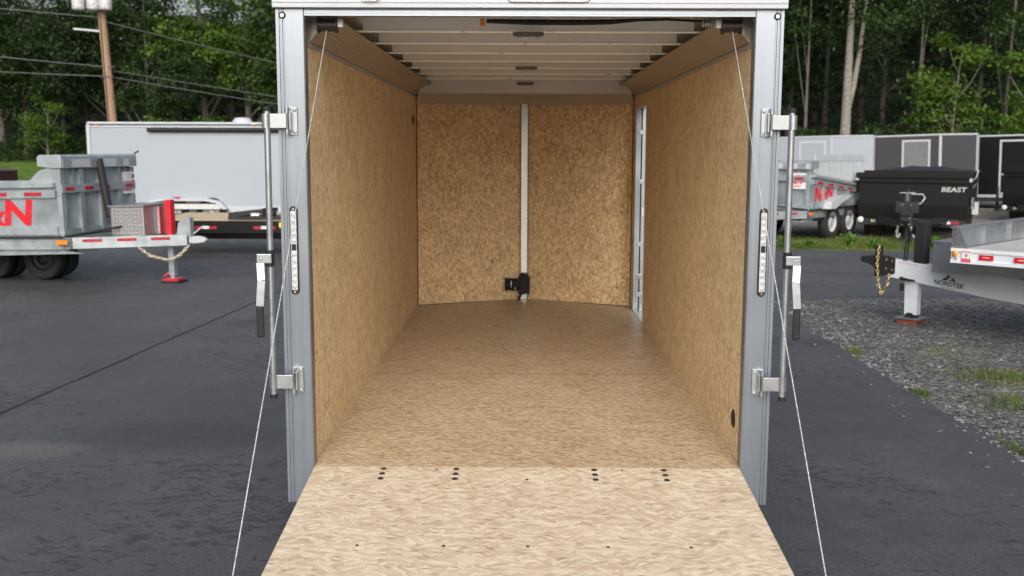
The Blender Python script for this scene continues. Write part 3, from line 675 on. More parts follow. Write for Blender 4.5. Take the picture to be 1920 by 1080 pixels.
def galv_dump(label, loc, yaw_, pitch_, side, top, slope=0., mesh_side=False, big_letters=True, nbody=4.3, lift=0.):
    """galvanised dump trailer; +x is forward, side=-1 shows its right flank, +1 its left; origin on the ground under the front wall"""
    t = thing('dump_trailer', label, 'dump trailer', loc, (0, -R(pitch_), R(yaw_)), 'galvanised dump trailers')
    W = .95 if mesh_side else .88; s = side; ST = 1.34; SB = .69
    zt = lambda x: ST + slope*x          # side wall top
    mb = MB()
    for q in (-1, 1):
        mb.add([(-nbody, q*W, SB), (-.02, q*W, SB), (-.02, q*W, ST), (-nbody, q*W, zt(-nbody)), (-nbody, q*(W-.02), SB), (-.02, q*(W-.02), SB), (-.02, q*(W-.02), ST), (-nbody, q*(W-.02), zt(-nbody))],
               [(0,1,2,3),(4,7,6,5),(0,4,5,1),(1,5,6,2),(2,6,7,3),(3,7,4,0)])
    mb.b(-nbody, -.02, -W+.02, W-.02, SB-.03, SB+.0)
    mb.b(-nbody-.03, -nbody, -W, W, SB, zt(-nbody)); box = mb.build('box', m_galv2, t)
    mb = MB()
    for q in (-1, 1):
        mb.bar((-nbody, q*(W+.02), zt(-nbody)+.02), (-.02, q*(W+.02), ST+.02), .09, .06)
        mb.bar((-nbody, q*(W+.025), zt(-nbody)-.10), (-.02, q*(W+.025), ST-.10), .03, .10)
        mb.bar((-nbody, q*(W+.015), SB+.06), (-.02, q*(W+.015), SB+.06), .03, .12)
    mb.build('side_rail', m_galv, box)
    for i in range(6):
        x = -.55 - i*.62; mb = MB().bar((x, s*(W+.02), SB+.12), (x, s*(W+.02), zt(x)-.15), .04, .07, (0,1,0)); 
        if i not in (0, 1) or not big_letters or mesh_side: mb.build('rib', m_galv, box)
    for i in range(8):
        x = -.22-i*.52; tape(box, (x-.26, s*(W+.044), zt(x-.26)-.10), (x, s*(W+.044), zt(x)-.10), .003, .05)
    # front wall with ribs, cross rail, tarp housing
    fwl = MB(); fwl.b(-.02, 0, -W, W, SB, top-.1); fwo = fwl.build('front_wall', m_galv2, t)
    mb = MB()
    for y in (-W+.04, -.42, .05, .50, W-.04): mb.b(.001, .06, y-.045, y+.045, SB, top-.16)
    for y in (-.56, .22, .68): mb.b(.0005, .03, y-.03, y+.03, ST-.02, top-.16)
    mb.b(.002, .075, -W, W, ST-.09, ST+.02); mb.b(.002, .05, -W, W, SB-.02, SB+.07); mb.build('front_frame', m_galv, fwo)
    for y in (-.72, -.28, .12, .72): tape(fwo, (.077, y-.1, ST-.06), (.077, y+.1, ST-.06), .05, .003, ) if False else MB().b(.0755, .078, y-.10, y+.10, ST-.065, ST-.015).build('reflective_tape', m_refl, fwo)
    mb = MB(); mb.prism([(-.26,top-.12),(-.26,top-.0),(-.22,top+.03),(.07,top+.03),(.10,top-.0),(.10,top-.15),(-.02,top-.15)], -W-.03, W+.03, 'y')
    th = mb.build('tarp_housing', m_galv, t, .006)
    MB().b(.101, .104, -W, W, top-.145, top-.03).build('tarp', m_white, th)
    for y in (-.78, -.18, .45, .78): MB().b(.1045, .107, y-.09, y+.09, top-.15, top-.035).build('strap', m_alu_d, th)
    MB().tube([(-.05, -s*(W+.04), top-.1), (.05, -s*(W+.10), top+.05), (.10, -s*(W+.10), top+.07)], .012, 6).build('crank', m_blk2, th)
    mb = MB()
    for q in (-1, 1): mb = MB().add([(-.02,q*W,ST+.05),(-.45,q*W,ST+.05),(-.26,q*W,top-.18),(-.02,q*W,top-.12),(-.02,q*(W-.02),ST+.05),(-.45,q*(W-.02),ST+.05),(-.26,q*(W-.02),top-.18),(-.02,q*(W-.02),top-.12)], [(0,1,2,3),(4,7,6,5),(0,4,5,1),(1,5,6,2),(2,6,7,3),(3,7,4,0)]); mb.build('gusset', m_galv, box)
    # frame
    mb = MB()
    for q in (-1, 1):
        mb.b(-nbody, .10, q*(W-.06)-.04, q*(W-.06)+.04, SB-.20, SB-.05)
        mb.add([(-nbody, q*(W-.1)-.03, SB-.34), (.25, q*(W-.1)-.03, SB-.26), (-.1, q*(W-.1)-.03, SB-.2), (-nbody, q*(W-.1)-.03, SB-.2), (-nbody, q*(W-.1)+.03, SB-.34), (.25, q*(W-.1)+.03, SB-.26), (-.1, q*(W-.1)+.03, SB-.2), (-nbody, q*(W-.1)+.03, SB-.2)], [(0,1,2,3),(4,7,6,5),(0,4,5,1),(1,5,6,2),(2,6,7,3),(3,7,4,0)])
        mb.bar((.0, q*(W-.08), SB-.12), (1.38, q*.05, SB-.14), .07, .15)
    mb.b(.0, .09, -W+.02, W-.02, SB-.2, SB-.04); mb.build('frame', m_galv, t)
    for f0, f1 in ((.14,.30),(.42,.58),(.70,.86)):
        a = Vector((0, s*(W-.08), SB-.09)); b = Vector((1.38, s*.05, SB-.11)); o_ = Vector((.5, s*1., 0)).normalized()*.038
        tape(t, a.lerp(b, f0)+o_, a.lerp(b, f1)+o_, .004, .04)
    MB().bar((-nbody, s*(W+.0), SB-.035), (.0, s*(W+.0), SB-.035), .04, .022).build('gap_shade_bar', m_black, t)  # shade in the gap between box and frame, built as a black bar
    MB().tube([(0, s*W, SB-.03), (.35, s*.62, SB+.03), (.62, s*.3, SB+.08)], .016, 6).build('hose', m_black, t)
    MB().b(-.05, .12, s*(W+.03), s*(W+.05), SB-.125, SB-.07).build('amber_light', m_orange, t)
    # tongue gear
    tb = MB(); tb.b(.42, .92, -.36, .42, SB-.06, SB+.34); tbo = tb.build('tool_box', m_dia_y, t, .008)
    MB().b(.40, .94, -.38, .44, SB+.341, SB+.365).build('lid', m_alu, tbo)
    MB().b(.925, .97, -.02, .25, SB-.06, SB+.33).build('battery_case', m_alu_d, t); MB().b(.9705, .985, -.04, .03, SB-.06, SB+.33).build('red_bracket', m_red, t)
    MB().b(1.07, 1.16, -.065, .065, SB-.08, SB+.42).build('jack_housing', m_red, t, .01)
    MB().cyl((.10, s*.05, 1.69), (.26, s*.12, SB+.2), .055, n=16).build('hoist_cylinder', m_black, t)
    mb = MB(); mb.prism([(1.22,SB-.1),(1.26,SB+.1),(1.36,SB+.17),(1.44,SB+.17),(1.44,SB-.1)], -.05, .05, 'y'); mb.build('coupler_mount', m_galv, t)
    mb = MB(); mb.prism([(1.40,SB-.19),(1.40,SB-.10),(1.52,SB-.09),(1.62,SB-.11),(1.66,SB-.15),(1.62,SB-.18),(1.52,SB-.19)], -.04, .04, 'y'); mb.bar((1.46,0,SB-.06),(1.60,0,SB+.04),.03,.02); mb.build('coupler', m_white, t, .008)
    zf = lift
    jl = MB(); jl.b(1.07,1.15,-.04,.04,zf+.1,SB-.19); jl.b(1.085,1.135,-.025,.025,zf+.06,zf+.1); jlo = jl.build('jack_leg', m_galv, t)
    MB().b(1.0,1.22,-.10,.10,zf+.03,zf+.06).build('foot', m_red, jlo); MB().b(.98,1.26,-.12,.12,zf-.0,zf+.029).build('block', m_black, jlo)
    MB().tube([(1.11,0,zf+.18),(1.0,-.06,zf+.09)], .012, 5).build('foot_lever', m_red, jlo)
    chain('safety_chain', [(.85, s*.4, SB-.22), (.95, s*.3, SB-.34), (1.12, s*.12, SB-.42), (1.27, s*.1, SB-.36), (1.4, s*.04, SB-.22)], .009, m_cream, t, .06)
    for x in ((-1.15, -2.05) if mesh_side else (-.80, -1.62)):
        for q in (-1, 1): wheel(t, x, q*(.14 if not mesh_side else .86), .37 if mesh_side else .30, .20, q, m_white if mesh_side else m_blk2)
    if mesh_side:
        fd = MB(); fd.prism([(-.55,SB-.02),(-.62,SB+.14),(-1.0,SB+.22),(-1.55,SB+.24),(-1.6,SB+.22),(-1.15,SB+.10),(-.8,SB-.02)], s*W, s*(W+.2), 'y'); fd.build('fender', m_white, t)
        MB().b(-2.6,-.3,-.9,.9,.42,.5).build('axle_frame', m_blk2, t)
    if big_letters:
        Rz = Matrix.Rotation(R(180), 4, 'Z') if s > 0 else Matrix()
        Mx = Matrix.Translation(((-.38-.66) if s < 0 else -.62, s*(W+.004), (SB+ST)/2-.04)) @ Rz @ Matrix.Rotation(R(90), 4, 'X')
        text('lettering', 'N&N', .46, Mx, m_red, box, .002, .018, .1, 1.25 if s < 0 else .9)
    Mf = Matrix.Translation((.004, -.0, 0)) @ Matrix(((0,0,1,0),(1,0,0,0),(0,1,0,0),(0,0,0,1)))
    if s < 0: latch_decal(fwo, Matrix.Translation((.062, .72, top-.38)) @ Matrix(((0,0,1,0),(1,0,0,0),(0,1,0,0),(0,0,0,1))) @ Matrix.Diagonal((.8,1,1,1)))
    else: latch_decal(fwo, Matrix.Translation((.062, .66, top-.38)) @ Matrix(((0,0,1,0),(1,0,0,0),(0,1,0,0),(0,0,0,1))))
    if mesh_side:
        z0, z1 = 1.22, 1.78; x0, x1 = -.12, -2.6; Y = s*(W+.01)
        mp = bpy.data.objects.new('mesh_panel', None); C.objects.link(mp); mp.parent = t; mp.empty_display_size = .1
        MB().add([(x0,Y,zt(x0)+.05),(x1,Y,zt(x1)+.05),(x1,Y,zt(x1)+.16),(x0,Y,zt(x0)+.10)], [(0,1,2,3)]).build('skirt', m_white, mp)
        MB().b(x1, x0, Y-.02, Y+.02, z1-.13, z1).build('top_rail', m_white, mp)
        for x in np.linspace(x1, x0, 5): MB().b(x-.02, x+.02, Y-.018, Y+.018, zt(x)+.1, z1-.13).build('post', m_white, mp)
        mb = MB(); n = 44
        for i in range(n):
            for sg in (-1, 1):
                xa = x1 + (x0-x1)*i/n; xb = xa + sg*.11*3.2; zb_, zt_ = zt(xa)+.1, z1-.13
                if x1 < xb < x0: mb.bar((xa, Y+sg*.002, zb_), (xb, Y+sg*.002, zt_), .008, .008, (0,1,0))
        for z in np.arange(z0-.1, z1-.13, .045): mb.bar((x1, Y, z), (x0, Y, z+.02), .010, .012)
        mb.build('wire_mesh', m_mesh, mp)
    return t
galv_dump('galvanised dump trailer with huge red letters and red jack foot, left of the open trailer',
          (-6.02, 10.2, .03), -11, 1.4, -1, 1.73, 0, False, True, 4.3, -.055)
galv_dump('galvanised dump trailer with white wire mesh side panel, behind the right lock rod', (5.13, 17.25, 0), 230, 0, 1, 1.64, .10, True, True, 3.6, .0)

# ---- black dump trailer(s)
def black_dump(label, loc, yaw_, word=True):
    t = thing('dump_trailer', label, 'dump trailer', loc, (0, 0, R(yaw_)), 'black dump trailers')
    W = 1.1; n = 4.6; SB, ST = .43, 1.29
    mb = MB(); mb.b(-n, -.02, -W, -W+.03, SB, ST); mb.b(-n, -.02, W-.03, W, SB, ST); mb.b(-n, 0, -W+.03, W-.03, SB, SB+.03)
    mb.prism([(.0,SB),(.03,SB+.3),(.03,ST),(-.02,ST),(-.02,SB)], -W, W, 'y'); box = mb.build('box', m_blk, t, .004)
    mb = MB(); mb.b(-.05, .10, -W-.06, W+.04, ST+.001, ST+.11); mb.b(-.02, .07, -W-.02, W+.0, ST-.10, ST); mb.prism([(-.3,ST+.11),(-.25,ST+.15),(.02,ST+.16),(.06,ST+.111)], -W+.1, W+.0, 'y')
    for q in (-1, 1): mb.bar((-n, q*W, ST+.04), (-.06, q*W, ST+.06), .10, .09)
    rl = mb.build('top_rail', m_blk, t, .008)
    # rolled tarp sagging over the box
    P = []; rr = []
    mb = MB(); vs = []; nx, ny = 14, 9
    for i in range(nx+1):
        for j in range(ny+1):
            x = -.3 - 3.6*i/nx; y = -W+.05 + (2*W-.1)*j/ny; u = (j/ny-.5)*2
            vs.append((x, y, ST+.10+.10*(1-u*u)*abs(math.sin(i*1.9))+.02*math.sin(j*2.1+i)))
    mb.add(vs, [(i*(ny+1)+j, i*(ny+1)+j+1, (i+1)*(ny+1)+j+1, (i+1)*(ny+1)+j) for i in range(nx) for j in range(ny)], True); mb.build('tarp', m_black, t)
    for i in range(7): MB().b(-.5-i*.6, -.44-i*.6, W+.001, W+.06, SB, ST).build('rib', m_blk, box)
    for i in range(5): MB().b(-.62-i*.55, -.50-i*.55, W+.061, W+.064, 1.08, 1.13).build('reflective_tape', m_refl if i % 2 else m_wtape, box)
    for q in (-1, 1):
        MB().b(-n, -.1, q*.5-.05, q*.5+.05, SB-.2, SB-.001).build('frame_rail', m_blk2, t)
    MB().b(.0, .12, -W+.02, W-.02, SB-.14, SB-.01).build('front_beam', m_blk2, t)
    for y in (-W+.08, -.12): MB().lathe([(0,.012),(.05,.01),(.062,0)], (.121, y, SB-.04), 'x', 20).build('round_light', m_wtape, t)
    mb = MB()
    for q in (-1, 1): mb.bar((.1, q*.7, .42), (1.25, q*.06, .42), .07, .12)
    mb.b(1.2, 1.35, -.12, .12, .36, .62); mb.b(.9, 1.2, -.22, .22, .62, .84); tg = mb.build('tongue', m_blk2, t, .004)
    mb = MB(); mb.prism([(1.35,.40),(1.35,.58),(1.5,.56),(1.58,.48),(1.52,.4)], -.06, .06, 'y'); mb.b(1.36,1.46,-.09,.09,.58,.72); mb.build('coupler', m_black, tg, .006)
    for y, z in ((-.08,.79),(.09,.79),(-.06,.52),(.07,.52),(-.06,.40),(.07,.40)): MB().cyl((1.36, y, z), (1.38, y, z), .022, n=10).build('bolt', m_chrome, tg)
    jk = MB(); jk.b(1.08,1.20,-.06,.06,.84,1.02); jk.cyl((1.14,.0,.8),(1.14,.0,1.10),.035); jk.cyl((1.14,.0,.08),(1.14,.0,.838),.045); jk.b(1.02,1.26,-.12,.10,.012,.08); jo = jk.build('jack', m_blk2, t)
    MB().cyl((1.21,0,.86),(1.21,0,1.03),.028,n=12).build('jack_sleeve', m_chrome, jo)
    MB().tube([(1.18,0,1.0),(1.18,.28,1.0),(1.18,.33,.93),(1.18,.26,.82),(1.18,.15,.79)], .014, 6).build('crank', m_alu_d, jo)
    MB().tube([(1.18,-.16,1.02),(1.18,.14,1.03)], .01, 6).build('handle_bar', m_alu_d, jo)
    chain('safety_chain', [(1.3,-.14,.36),(1.34,-.17,.22),(1.34,-.14,.12),(1.3,-.1,.2)], .011, m_alu, t, .06); chain('safety_chain', [(1.3,.1,.36),(1.34,.12,.2),(1.34,.22,.1),(1.32,.3,.16),(1.3,.33,.26)], .011, m_alu, t, .06)
    for i in range(5): MB().b(.131, .134, .10+i*.17, .10+(i+1)*.17-.002, .345, .40).build('reflective_tape', (m_refl, m_wtape)[i % 2], t)
    for i in range(4): MB().b(.131, .134, -.80+i*.055, -.80+i*.055+.035, .345, .40).build('reflective_tape', m_cream, t)
    MB().b(.05, .13, -.85, .98, .33, .42).build('step_bar', m_blk2, t)
    MB().b(-1.15, -.62, W+.0, W+.18, .52, .78).build('side_box', m_alu_d, t); MB().cyl((-.12, W+.06, .66), (-.12, W+.06, .90), .05, n=14).build('filler', m_chrome, t)
    MB().b(.02,.10, W+.0, W+.045, ST-.06, ST+.02).build('corner_cap', m_white, t); MB().b(.02,.10, -W-.08, -W-.0, ST-.05, ST-.02).build('corner_cap', m_white, t)
    MB().tube([(0,W+.05,ST-.04),(.02,W+.12,ST+.04),(-.02,W+.15,ST+.18)], .012, 6).build('crank', m_alu_d, t)
    MB().bar((-.3, W+.12, ST+.13), (-3.6, W+.12, ST+.11), .03, .03).build('tarp_arm', m_blk2, t)
    wheel(t, -.62, -.80, .37, .40, -1, m_alu_d)
    for x in (-2.3, -3.2):
        for q in (-1, 1): wheel(t, x, q*.98, .38, .24, q, m_blk2)
    if word:
        text('lettering', 'BEAST', .135, Matrix.Translation((.036, .80, 1.06)) @ Matrix(((0,0,1,0),(1,0,0,0),(0,1,0,0),(0,0,0,1))), m_alu_d, box, .002, .002, .1, 1.3)
    return t
black_dump('matte black dump trailer with white lettering on its front wall, tongue jack toward the viewer', (8.32, 17.7, 0), 245)
black_dump('second black dump trailer, half cut by the right edge of the photo', (13.6, 22.4, 0), 232, False)

# ---- enclosed trailers in the background
def box_trailer(label, loc, yaw_, Lb, Wb, z0, z1, skin, trim, nose_=1.1, pitch_=0., side=1, door_x=-1.6, door=True, awning=False, trimband=True, doorcol=None):
    t = thing('enclosed_trailer', label, 'trailer', loc, (0, -R(pitch_), R(yaw_)), 'enclosed trailers parked at the back')
    h = Wb/2; s = side
    out = [(-Lb, -h), (0, -h), (nose_, -.12), (nose_, .12), (0, h), (-Lb, h)] if nose_ else [(-Lb, -h), (0, -h), (0, h), (-Lb, h)]
    MB().prism(out, z0, z1-.06, 'z').build('body', skin, t, .09 if not nose_ else .004)
    big = [(x*1.0+(.01 if x >= 0 else -.01), y*1.012) for x, y in out]
    MB().prism(big, z1-.06, z1, 'z').build('roof_trim', trim, t, .028)
    MB().prism(big, z0-.04, z0+.05, 'z').build('lower_trim', trim, t)
    if nose_:
        for q in (-1, 1): MB().b(-.05, .03, q*h-.012, q*(h)+.012, z0+.051, z1-.061).build('corner_trim', trim, t)
        MB().b(nose_-.02, nose_+.015, -.13, .13, z0+.051, z1-.061).build('nose_trim', trim, t)
    for q in (-1, 1): MB().b(-Lb-.015, -Lb+.06, q*h-.012, q*h+.014, z0+.051, z1-.061).build('corner_trim', trim, t)
    if door:
        d = MB().b(door_x-.36, door_x+.36, s*(h+.001), s*(h+.016), z0+.12, z1-.22).build('side_door', doorcol or skin, t)
        mb = MB(); a, b = door_x-.42, door_x+.42; c, e = z0+.06, z1-.16
        for q in ((a,a+.06,c,e),(b-.06,b,c,e),(a+.06,b-.06,e-.06,e),(a+.06,b-.06,c,c+.06)): mb.b(q[0], q[1], s*(h+.001), s*(h+.022), q[2], q[3])
        mb.build('frame', trim, d); MB().b(door_x-.30, door_x-.22, s*(h+.017), s*(h+.04), z0+.75, z0+.87).build('handle', m_blk, d)
    for x in (-Lb*.62, -Lb*.62-.9):
        for q in (-1, 1): wheel(t, x, q*(h-.10 if not awning else h+.02), .35, .2, q, m_alu_d)
    MB().b(-Lb+.1, .0, -h+.2, h-.2, z0-.16, z0-.041).build('chassis', m_blk2, t)
    mb = MB(); x0 = nose_ or 0
    for q in (-1, 1): mb.bar((-.2, q*(h-.2), z0-.1), (x0+1.1, 0, z0-.1), .06, .1)
    mb.cyl((x0+.6, 0, .05), (x0+.6, 0, z0+.3), .04); mb.b(x0+.5, x0+.7, -.1, .1, .012, .05); mb.build('tongue', m_blk2, t)
    return t
# big white one at left: side faces the camera
wt = box_trailer('long white enclosed trailer with rolled black awning, behind the dump trailer at left', (-10.25+7.6, 21.2, 0), 0, 7.6, 2.3, .40, 2.47, m_skin, m_white, 0, 0, -1, -1.0, False, True)
h = 1.15
mb = MB(); mb.cyl((-6.15, -h-.07, 2.29), (-.2, -h-.07, 2.29), .052, n=18); aw = mb.build('awning', m_black, wt)
for x in (-6.1, -3.1, -.3): MB().b(x-.03, x+.03, -h-.06, -h-.0, 2.33, 2.38).build('bracket', m_alu_d, aw)
MB().b(-7.6, 0, -h-.016, -h-.001, 2.345, 2.37).build('rain_gutter', m_white, wt); MB().b(-7.5, -.1, -h-.014, -h-.001, .451, .50).build('rub_rail', m_white, wt)
MB().lathe([(.0,.13),(.16,.12),(.22,.06),(.24,0)], (-4.1, -.5, 2.471), 'z', 20).build('roof_vent', m_white, wt)
mb = MB(); pts = [(u-.45, v_) for u, v_ in [(-5.85,.44),(-5.72,.62),(-5.4,.69),(-4.3,.69),(-4.0,.62),(-3.85,.44),(-3.95,.44),(-4.1,.58),(-4.35,.63),(-5.4,.63),(-5.65,.58),(-5.75,.44)]]
mb.prism(pts, -h-.25, -h-.001, 'y'); mb.build('fender', m_white, wt); MB().b(-6.15, -4.45, -h-.24, -h-.002, .44, .56).build('fender_skirt', m_alu_d, wt); MB().b(-5.5,-5.4,-h-.28,-h-.2,.692,.73).build('marker_light', m_red, wt)
for x in (-7.35, -6.2, -4.98, -3.76, -2.54, -1.32, -.15): MB().b(x, x+.008, -h-.002, -h-.0005, .5, 2.34).build('panel_seam', m_skin, wt)
hd_ = MB().b(-2.33, -1.9, -h-.05, -h-.03, 1.30, 1.325).build('door_bar', m_blk2, wt); MB().b(-2.35, -2.25, -h-.06, -h-.001, 1.10, 1.22).build('latch', m_blk, wt)
for x in (-7.4, -3.7, -.2): MB().b(x, x+.07, -h-.03, -h-.001, 2.40, 2.43).build('marker_light', m_amber, wt)
# right row
box_trailer('white enclosed trailer with side door, first of the back row right of the open trailer', (10.2, 28.6, 0), -34, 6.5, 2.2, .45, 2.31, m_skin, m_white, .95, 1.6, -1, -.6)
box_trailer('charcoal enclosed trailer with white framed side door, between the white one and the black one', (13.35, 28.0, 0), -36, 7.0, 2.2, .45, 2.37, m_grey, m_white, .8, 1.8, -1, -.72, doorcol=m_ggrey)
box_trailer('black enclosed trailer cut off by the right edge, last of the back row', (17.0, 29.0, 0), -36, 7.5, 2.2, .45, 2.40, m_bskin, m_white, 1.25, 1.5, -1, -.9)

# ---- black flatbed behind the left lock rod
def flatbed():
    t = thing('flatbed_trailer', 'low black flatbed trailer with tan plank deck, parked before the long white trailer', 'flatbed', (-4.4, 14.6, 0), (0, 0, 0))
    x0, x1 = -2.1, 4.4
    MB().b(x0, 2.9, -.96, .96, .60, .632).build('deck', m_wood, t)
    mb = MB(); mb.b(x0, x1, -1.02, -.961, .40, .612); mb.b(x0, x1, .961, 1.02, .40, .635); mb.b(x0-.05, x0-.001, -1.02, 1.02, .42, .635)
    for x in np.arange(x0+.2, 4.2, .5): mb.b(x, x+.06, -.96, .96, .45, .595)
    mb.build('frame', m_blk, t)
    rp = MB(); rp.b(-.76, .55, -1.0, -.45, .645, .69); rp.bar((-.76,-.72,.71), (.0,-.72,.79), .5, .07); rp = rp.build('loading_ramp', m_blk2, t); MB().b(-.36,-.22,-.985,-.971,.70,.75).build('label', m_wtape, rp)
    MB().b(-.16,.0,-1.0,-.6,.691,.83).build('ramp_hinge', m_blk, rp)
    for x in (-1.15, -.12, 1.9):
        MB().b(x-.19, x-.06, -1.024, -1.0205, .47, .52).build('reflective_tape', m_refl, t); MB().b(x-.058, x+.058, -1.024, -1.0205, .475, .525).build('reflective_tape', m_wtape, t); MB().b(x+.06, x+.19, -1.024, -1.0205, .47, .52).build('reflective_tape', m_refl, t)
    MB().b(.14, .55, -1.024, -1.0205, .50, .59).build('decal', m_yellow, t)
    for x in (1.6, 2.5):
        for q in (-1, 1): wheel(t, x, q*.75, .34, .2, q, m_blk2)
    mb = MB()
    for q in (-1, 1): mb.bar((x1-.05, q*.8, .5), (x1+1.2, 0, .5), .07, .12)
    mb.cyl((x1+.9,0,.05),(x1+.9,0,.9),.04); mb.build('tongue', m_blk, t)
    MB().b(x0+.3, x1-.3, -.5, -.35, .25, .40).build('sub_frame', m_blk2, t)
flatbed()

# ---- maroon trailer corner at the far left
t = thing('utility_trailer', 'dark maroon trailer corner with white label, at the far left edge before the lawn', 'trailer', (-14.05, 23.0, -.08), (0, 0, 0))
MB().prism([(-3.2,.8),(.18,.8),(.18,1.32),(.05,1.36),(-3.2,1.36)], -1.0, 1.0, 'y').build('body', m_maroon, t, .01); MB().b(-.32,-.02,-1.004,-1.001,1.12,1.22).build('label', m_wtape, t)
MB().b(-3.2,.1,-.95,.95,.55,.799).build('frame', m_blk2, t)
for x in (-1.2,-2.1):
    for q in (-1, 1): wheel(t, x, q*.85, .36, .2, q, m_blk2)

# ---- silver deck-over trailer at right
def deckover():
    t = thing('deckover_trailer', 'silver deck-over tilt trailer with mountain logo on its tongue, parked on the gravel at right', 'trailer', (4.872, 6.28, 0), (0, 0, R(135)))
    W = 1.04; Z = .96; n = 5.2
    MB().b(-n, -.05, -W+.06, W-.06, Z-.05, Z-.012).build('deck', m_wtape_deck, t)
    sr = MB(); sr.b(-n, 0, W-.06, W, Z-.135, Z); sr.b(-n, 0, -W, -W+.06, Z-.135, Z); sr.b(-n, 0, W+.0005, W+.012, Z-.03, Z+.004); sr.b(-n, 0, W+.0005, W+.012, Z-.14, Z-.11); sr = sr.build('side_rail', m_galvl, t)
    # headboard with diamond gussets
    hb = MB(); hb.b(-.03, 0, -W, W, Z-.135, Z+.19); hb.b(-.05, .02, -W-.01, W+.01, Z+.1905, Z+.21); hb = hb.build('headboard', m_alu, t)
    for y in (-.35, .35): MB().b(-.06, -.031, y-.03, y+.03, Z, Z+.19).build('stay', m_alu, hb)
    for q in (-1, 1): MB().prism([(-.032,Z+.005),(-.032,Z+.19),(-.07,Z+.19),(-.16,Z+.005)], q*(W-.012), q*W, 'y').build('gusset', m_dia_xz, hb)
    # marker, label, tapes on the rail
    MB().lathe([(0,.012),(.03,.01),(.035,0)], (0,0,0), 'y', 8).build('amber_light', m_amber, t).matrix_local = Matrix.Translation((-.045, W+.0125, Z-.05)) @ Matrix.Diagonal((.75,1,1.05,1))
    MB().cyl((-.05, W+.001, Z-.105), (-.05, W+.008, Z-.105), .010, n=10).build('bolt', m_blk2, t)
    lb = MB().b(-.105, -.195, W+.0125, W+.014, Z-.125, Z-.02).build('label', m_wtape, t); MB().b(-.105,-.195,W+.0142,W+.0155,Z-.125,Z-.09).build('red_field', m_pink, lb); MB().b(-.105,-.195,W+.0142,W+.0155,Z-.03,Z-.02).build('red_field', m_pink, lb); MB().b(-.145,-.157,W+.0142,W+.0155,Z-.075,Z-.045).build('pictogram', m_blk2, lb)
    for i in range(9):
        x = -.27-i*.32; tp = MB().b(x-.135, x, W+.0125, W+.0145, Z-.095, Z-.045).build('reflective_tape', m_red, t); MB().b(x-.10, x-.035, W+.0147, W+.0155, Z-.072, Z-.066).build('white_mark', m_wtape, tp)
    # under-deck channel, tongue sloping down rearward, brace
    mb = MB(); mb.add([(-.02,y,Z-.14) for y in (W-.05,-W+.05)]+[(-n,y,Z-.14) for y in (-W+.05,W-.05)]+[(-.16,y,Z-.27) for y in (W-.25,-W+.25)]+[(-n,y,Z-.27) for y in (-W+.25,W-.25)], [(0,1,2,3),(4,7,6,5),(0,4,5,1),(1,5,6,2),(2,6,7,3),(3,7,4,0)]); mb.build('underframe', m_alu_d, t)
    mb = MB()
    y0, y1 = -.075, .075
    mb.prism([(1.12,.505),(1.12,.70),(0,.625),(-1.4,.50),(-1.4,.26),(0,.375)], y0, y1, 'y'); tg = mb.build('tongue', m_galvl, t, .004)
    cp = MB(); cp.prism([(1.0,.54),(1.0,.715),(1.2,.735),(1.38,.70),(1.38,.66),(1.25,.60),(1.2,.50),(1.14,.50)], .0755, .085, 'y'); cp.prism([(1.12,.55),(1.12,.72),(1.30,.72),(1.42,.70),(1.42,.65),(1.30,.62),(1.2,.55)], -.06, .06, 'y'); cp.b(1.15,1.23,.06,.10,.50,.84) ; cp = cp.build('coupler', m_black, tg, .004)
    for x, z in ((1.03,.68),(1.10,.69),(1.03,.58),(1.10,.59)): MB().cyl((x,.086,z),(x,.094,z),.010,n=8).build('bolt', m_alu_d, cp)
    MB().cyl((.15,.0,.70),(.15,.0,.76),.035,n=14).build('cap', m_black, tg)
    chain('safety_chain', [(1.18,.11,.84),(1.19,.125,.65),(1.17,.12,.42),(1.12,.12,.30),(1.06,.12,.42),(1.05,.11,.53)], .0075, m_gold, t, .05)
    # battery tower, hoses, diamond tool box
    MB().b(.68,.81,-.065,.065,.66,1.13).build('pump_tower', m_black, t, .012)
    for y in (.02,.05): MB().tube([(.88+y,.03,.68),(.86+y,.03,.9),(.84,.03,1.06),(.77,.03,1.12)], .010, 6).build('hose', m_black, t)
    tb = MB().b(.06,.50,-.50,.30,.62,.93).build('tool_box', m_dia_xz, t, .006); MB().b(.05,.51,-.51,.31,.931,.95).build('lid', m_alu, tb)
    # mountain logo and word
    sl = math.atan2(.125, 1.12)
    def ML(x, z): return Matrix.Translation((x, .0765, z)) @ Matrix.Rotation(R(180), 4, 'Z') @ Matrix.Rotation(R(90), 4, 'X') @ Matrix.Rotation(-sl*.85, 4, 'Z')
    text('lettering', 'NORDTEK', .068, ML(.40, .478), m_navy, tg, .0008, .0012, 0, 1.0)
    lg = MB(ML(.40, .545) @ Matrix.Diagonal((.9,.9,1,1)))
    lg.add([(-.085,-.035,0),(-.055,.0,0),(-.045,-.012,0),(-.01,.05,0),(.008,.018,0),(-.005,-.002,0),(-.015,-.012,0),(-.03,-.035,0)], [(0,1,2,7),(2,3,4,5),(2,5,6,7)])
    lg.add([(.0,-.035,0),(.03,-.005,0),(.045,.012,0),(.085,-.035,0),(.05,-.035,0),(.035,-.018,0),(.022,-.035,0)], [(0,1,5,6),(1,2,5),(2,3,4,5)]); lg.build('mountain_logo', m_navy, tg)
    MB(ML(.38,.432)).b(-.10,.03,0,.004,0,.0008).build('fine_print', m_navy, tg)
    MB(ML(.86,.665)).b(-.10,.12,-.012,.012,0,.0008).build('faded_label', m_pinkpale, tg)
    # jack
    jk = MB(); jk.prism([(.745,.10),(.75,.50),(.90,.50),(.885,.10)], -.05, .05, 'y'); jk = jk.build('jack_leg', m_galvl, t, .004)
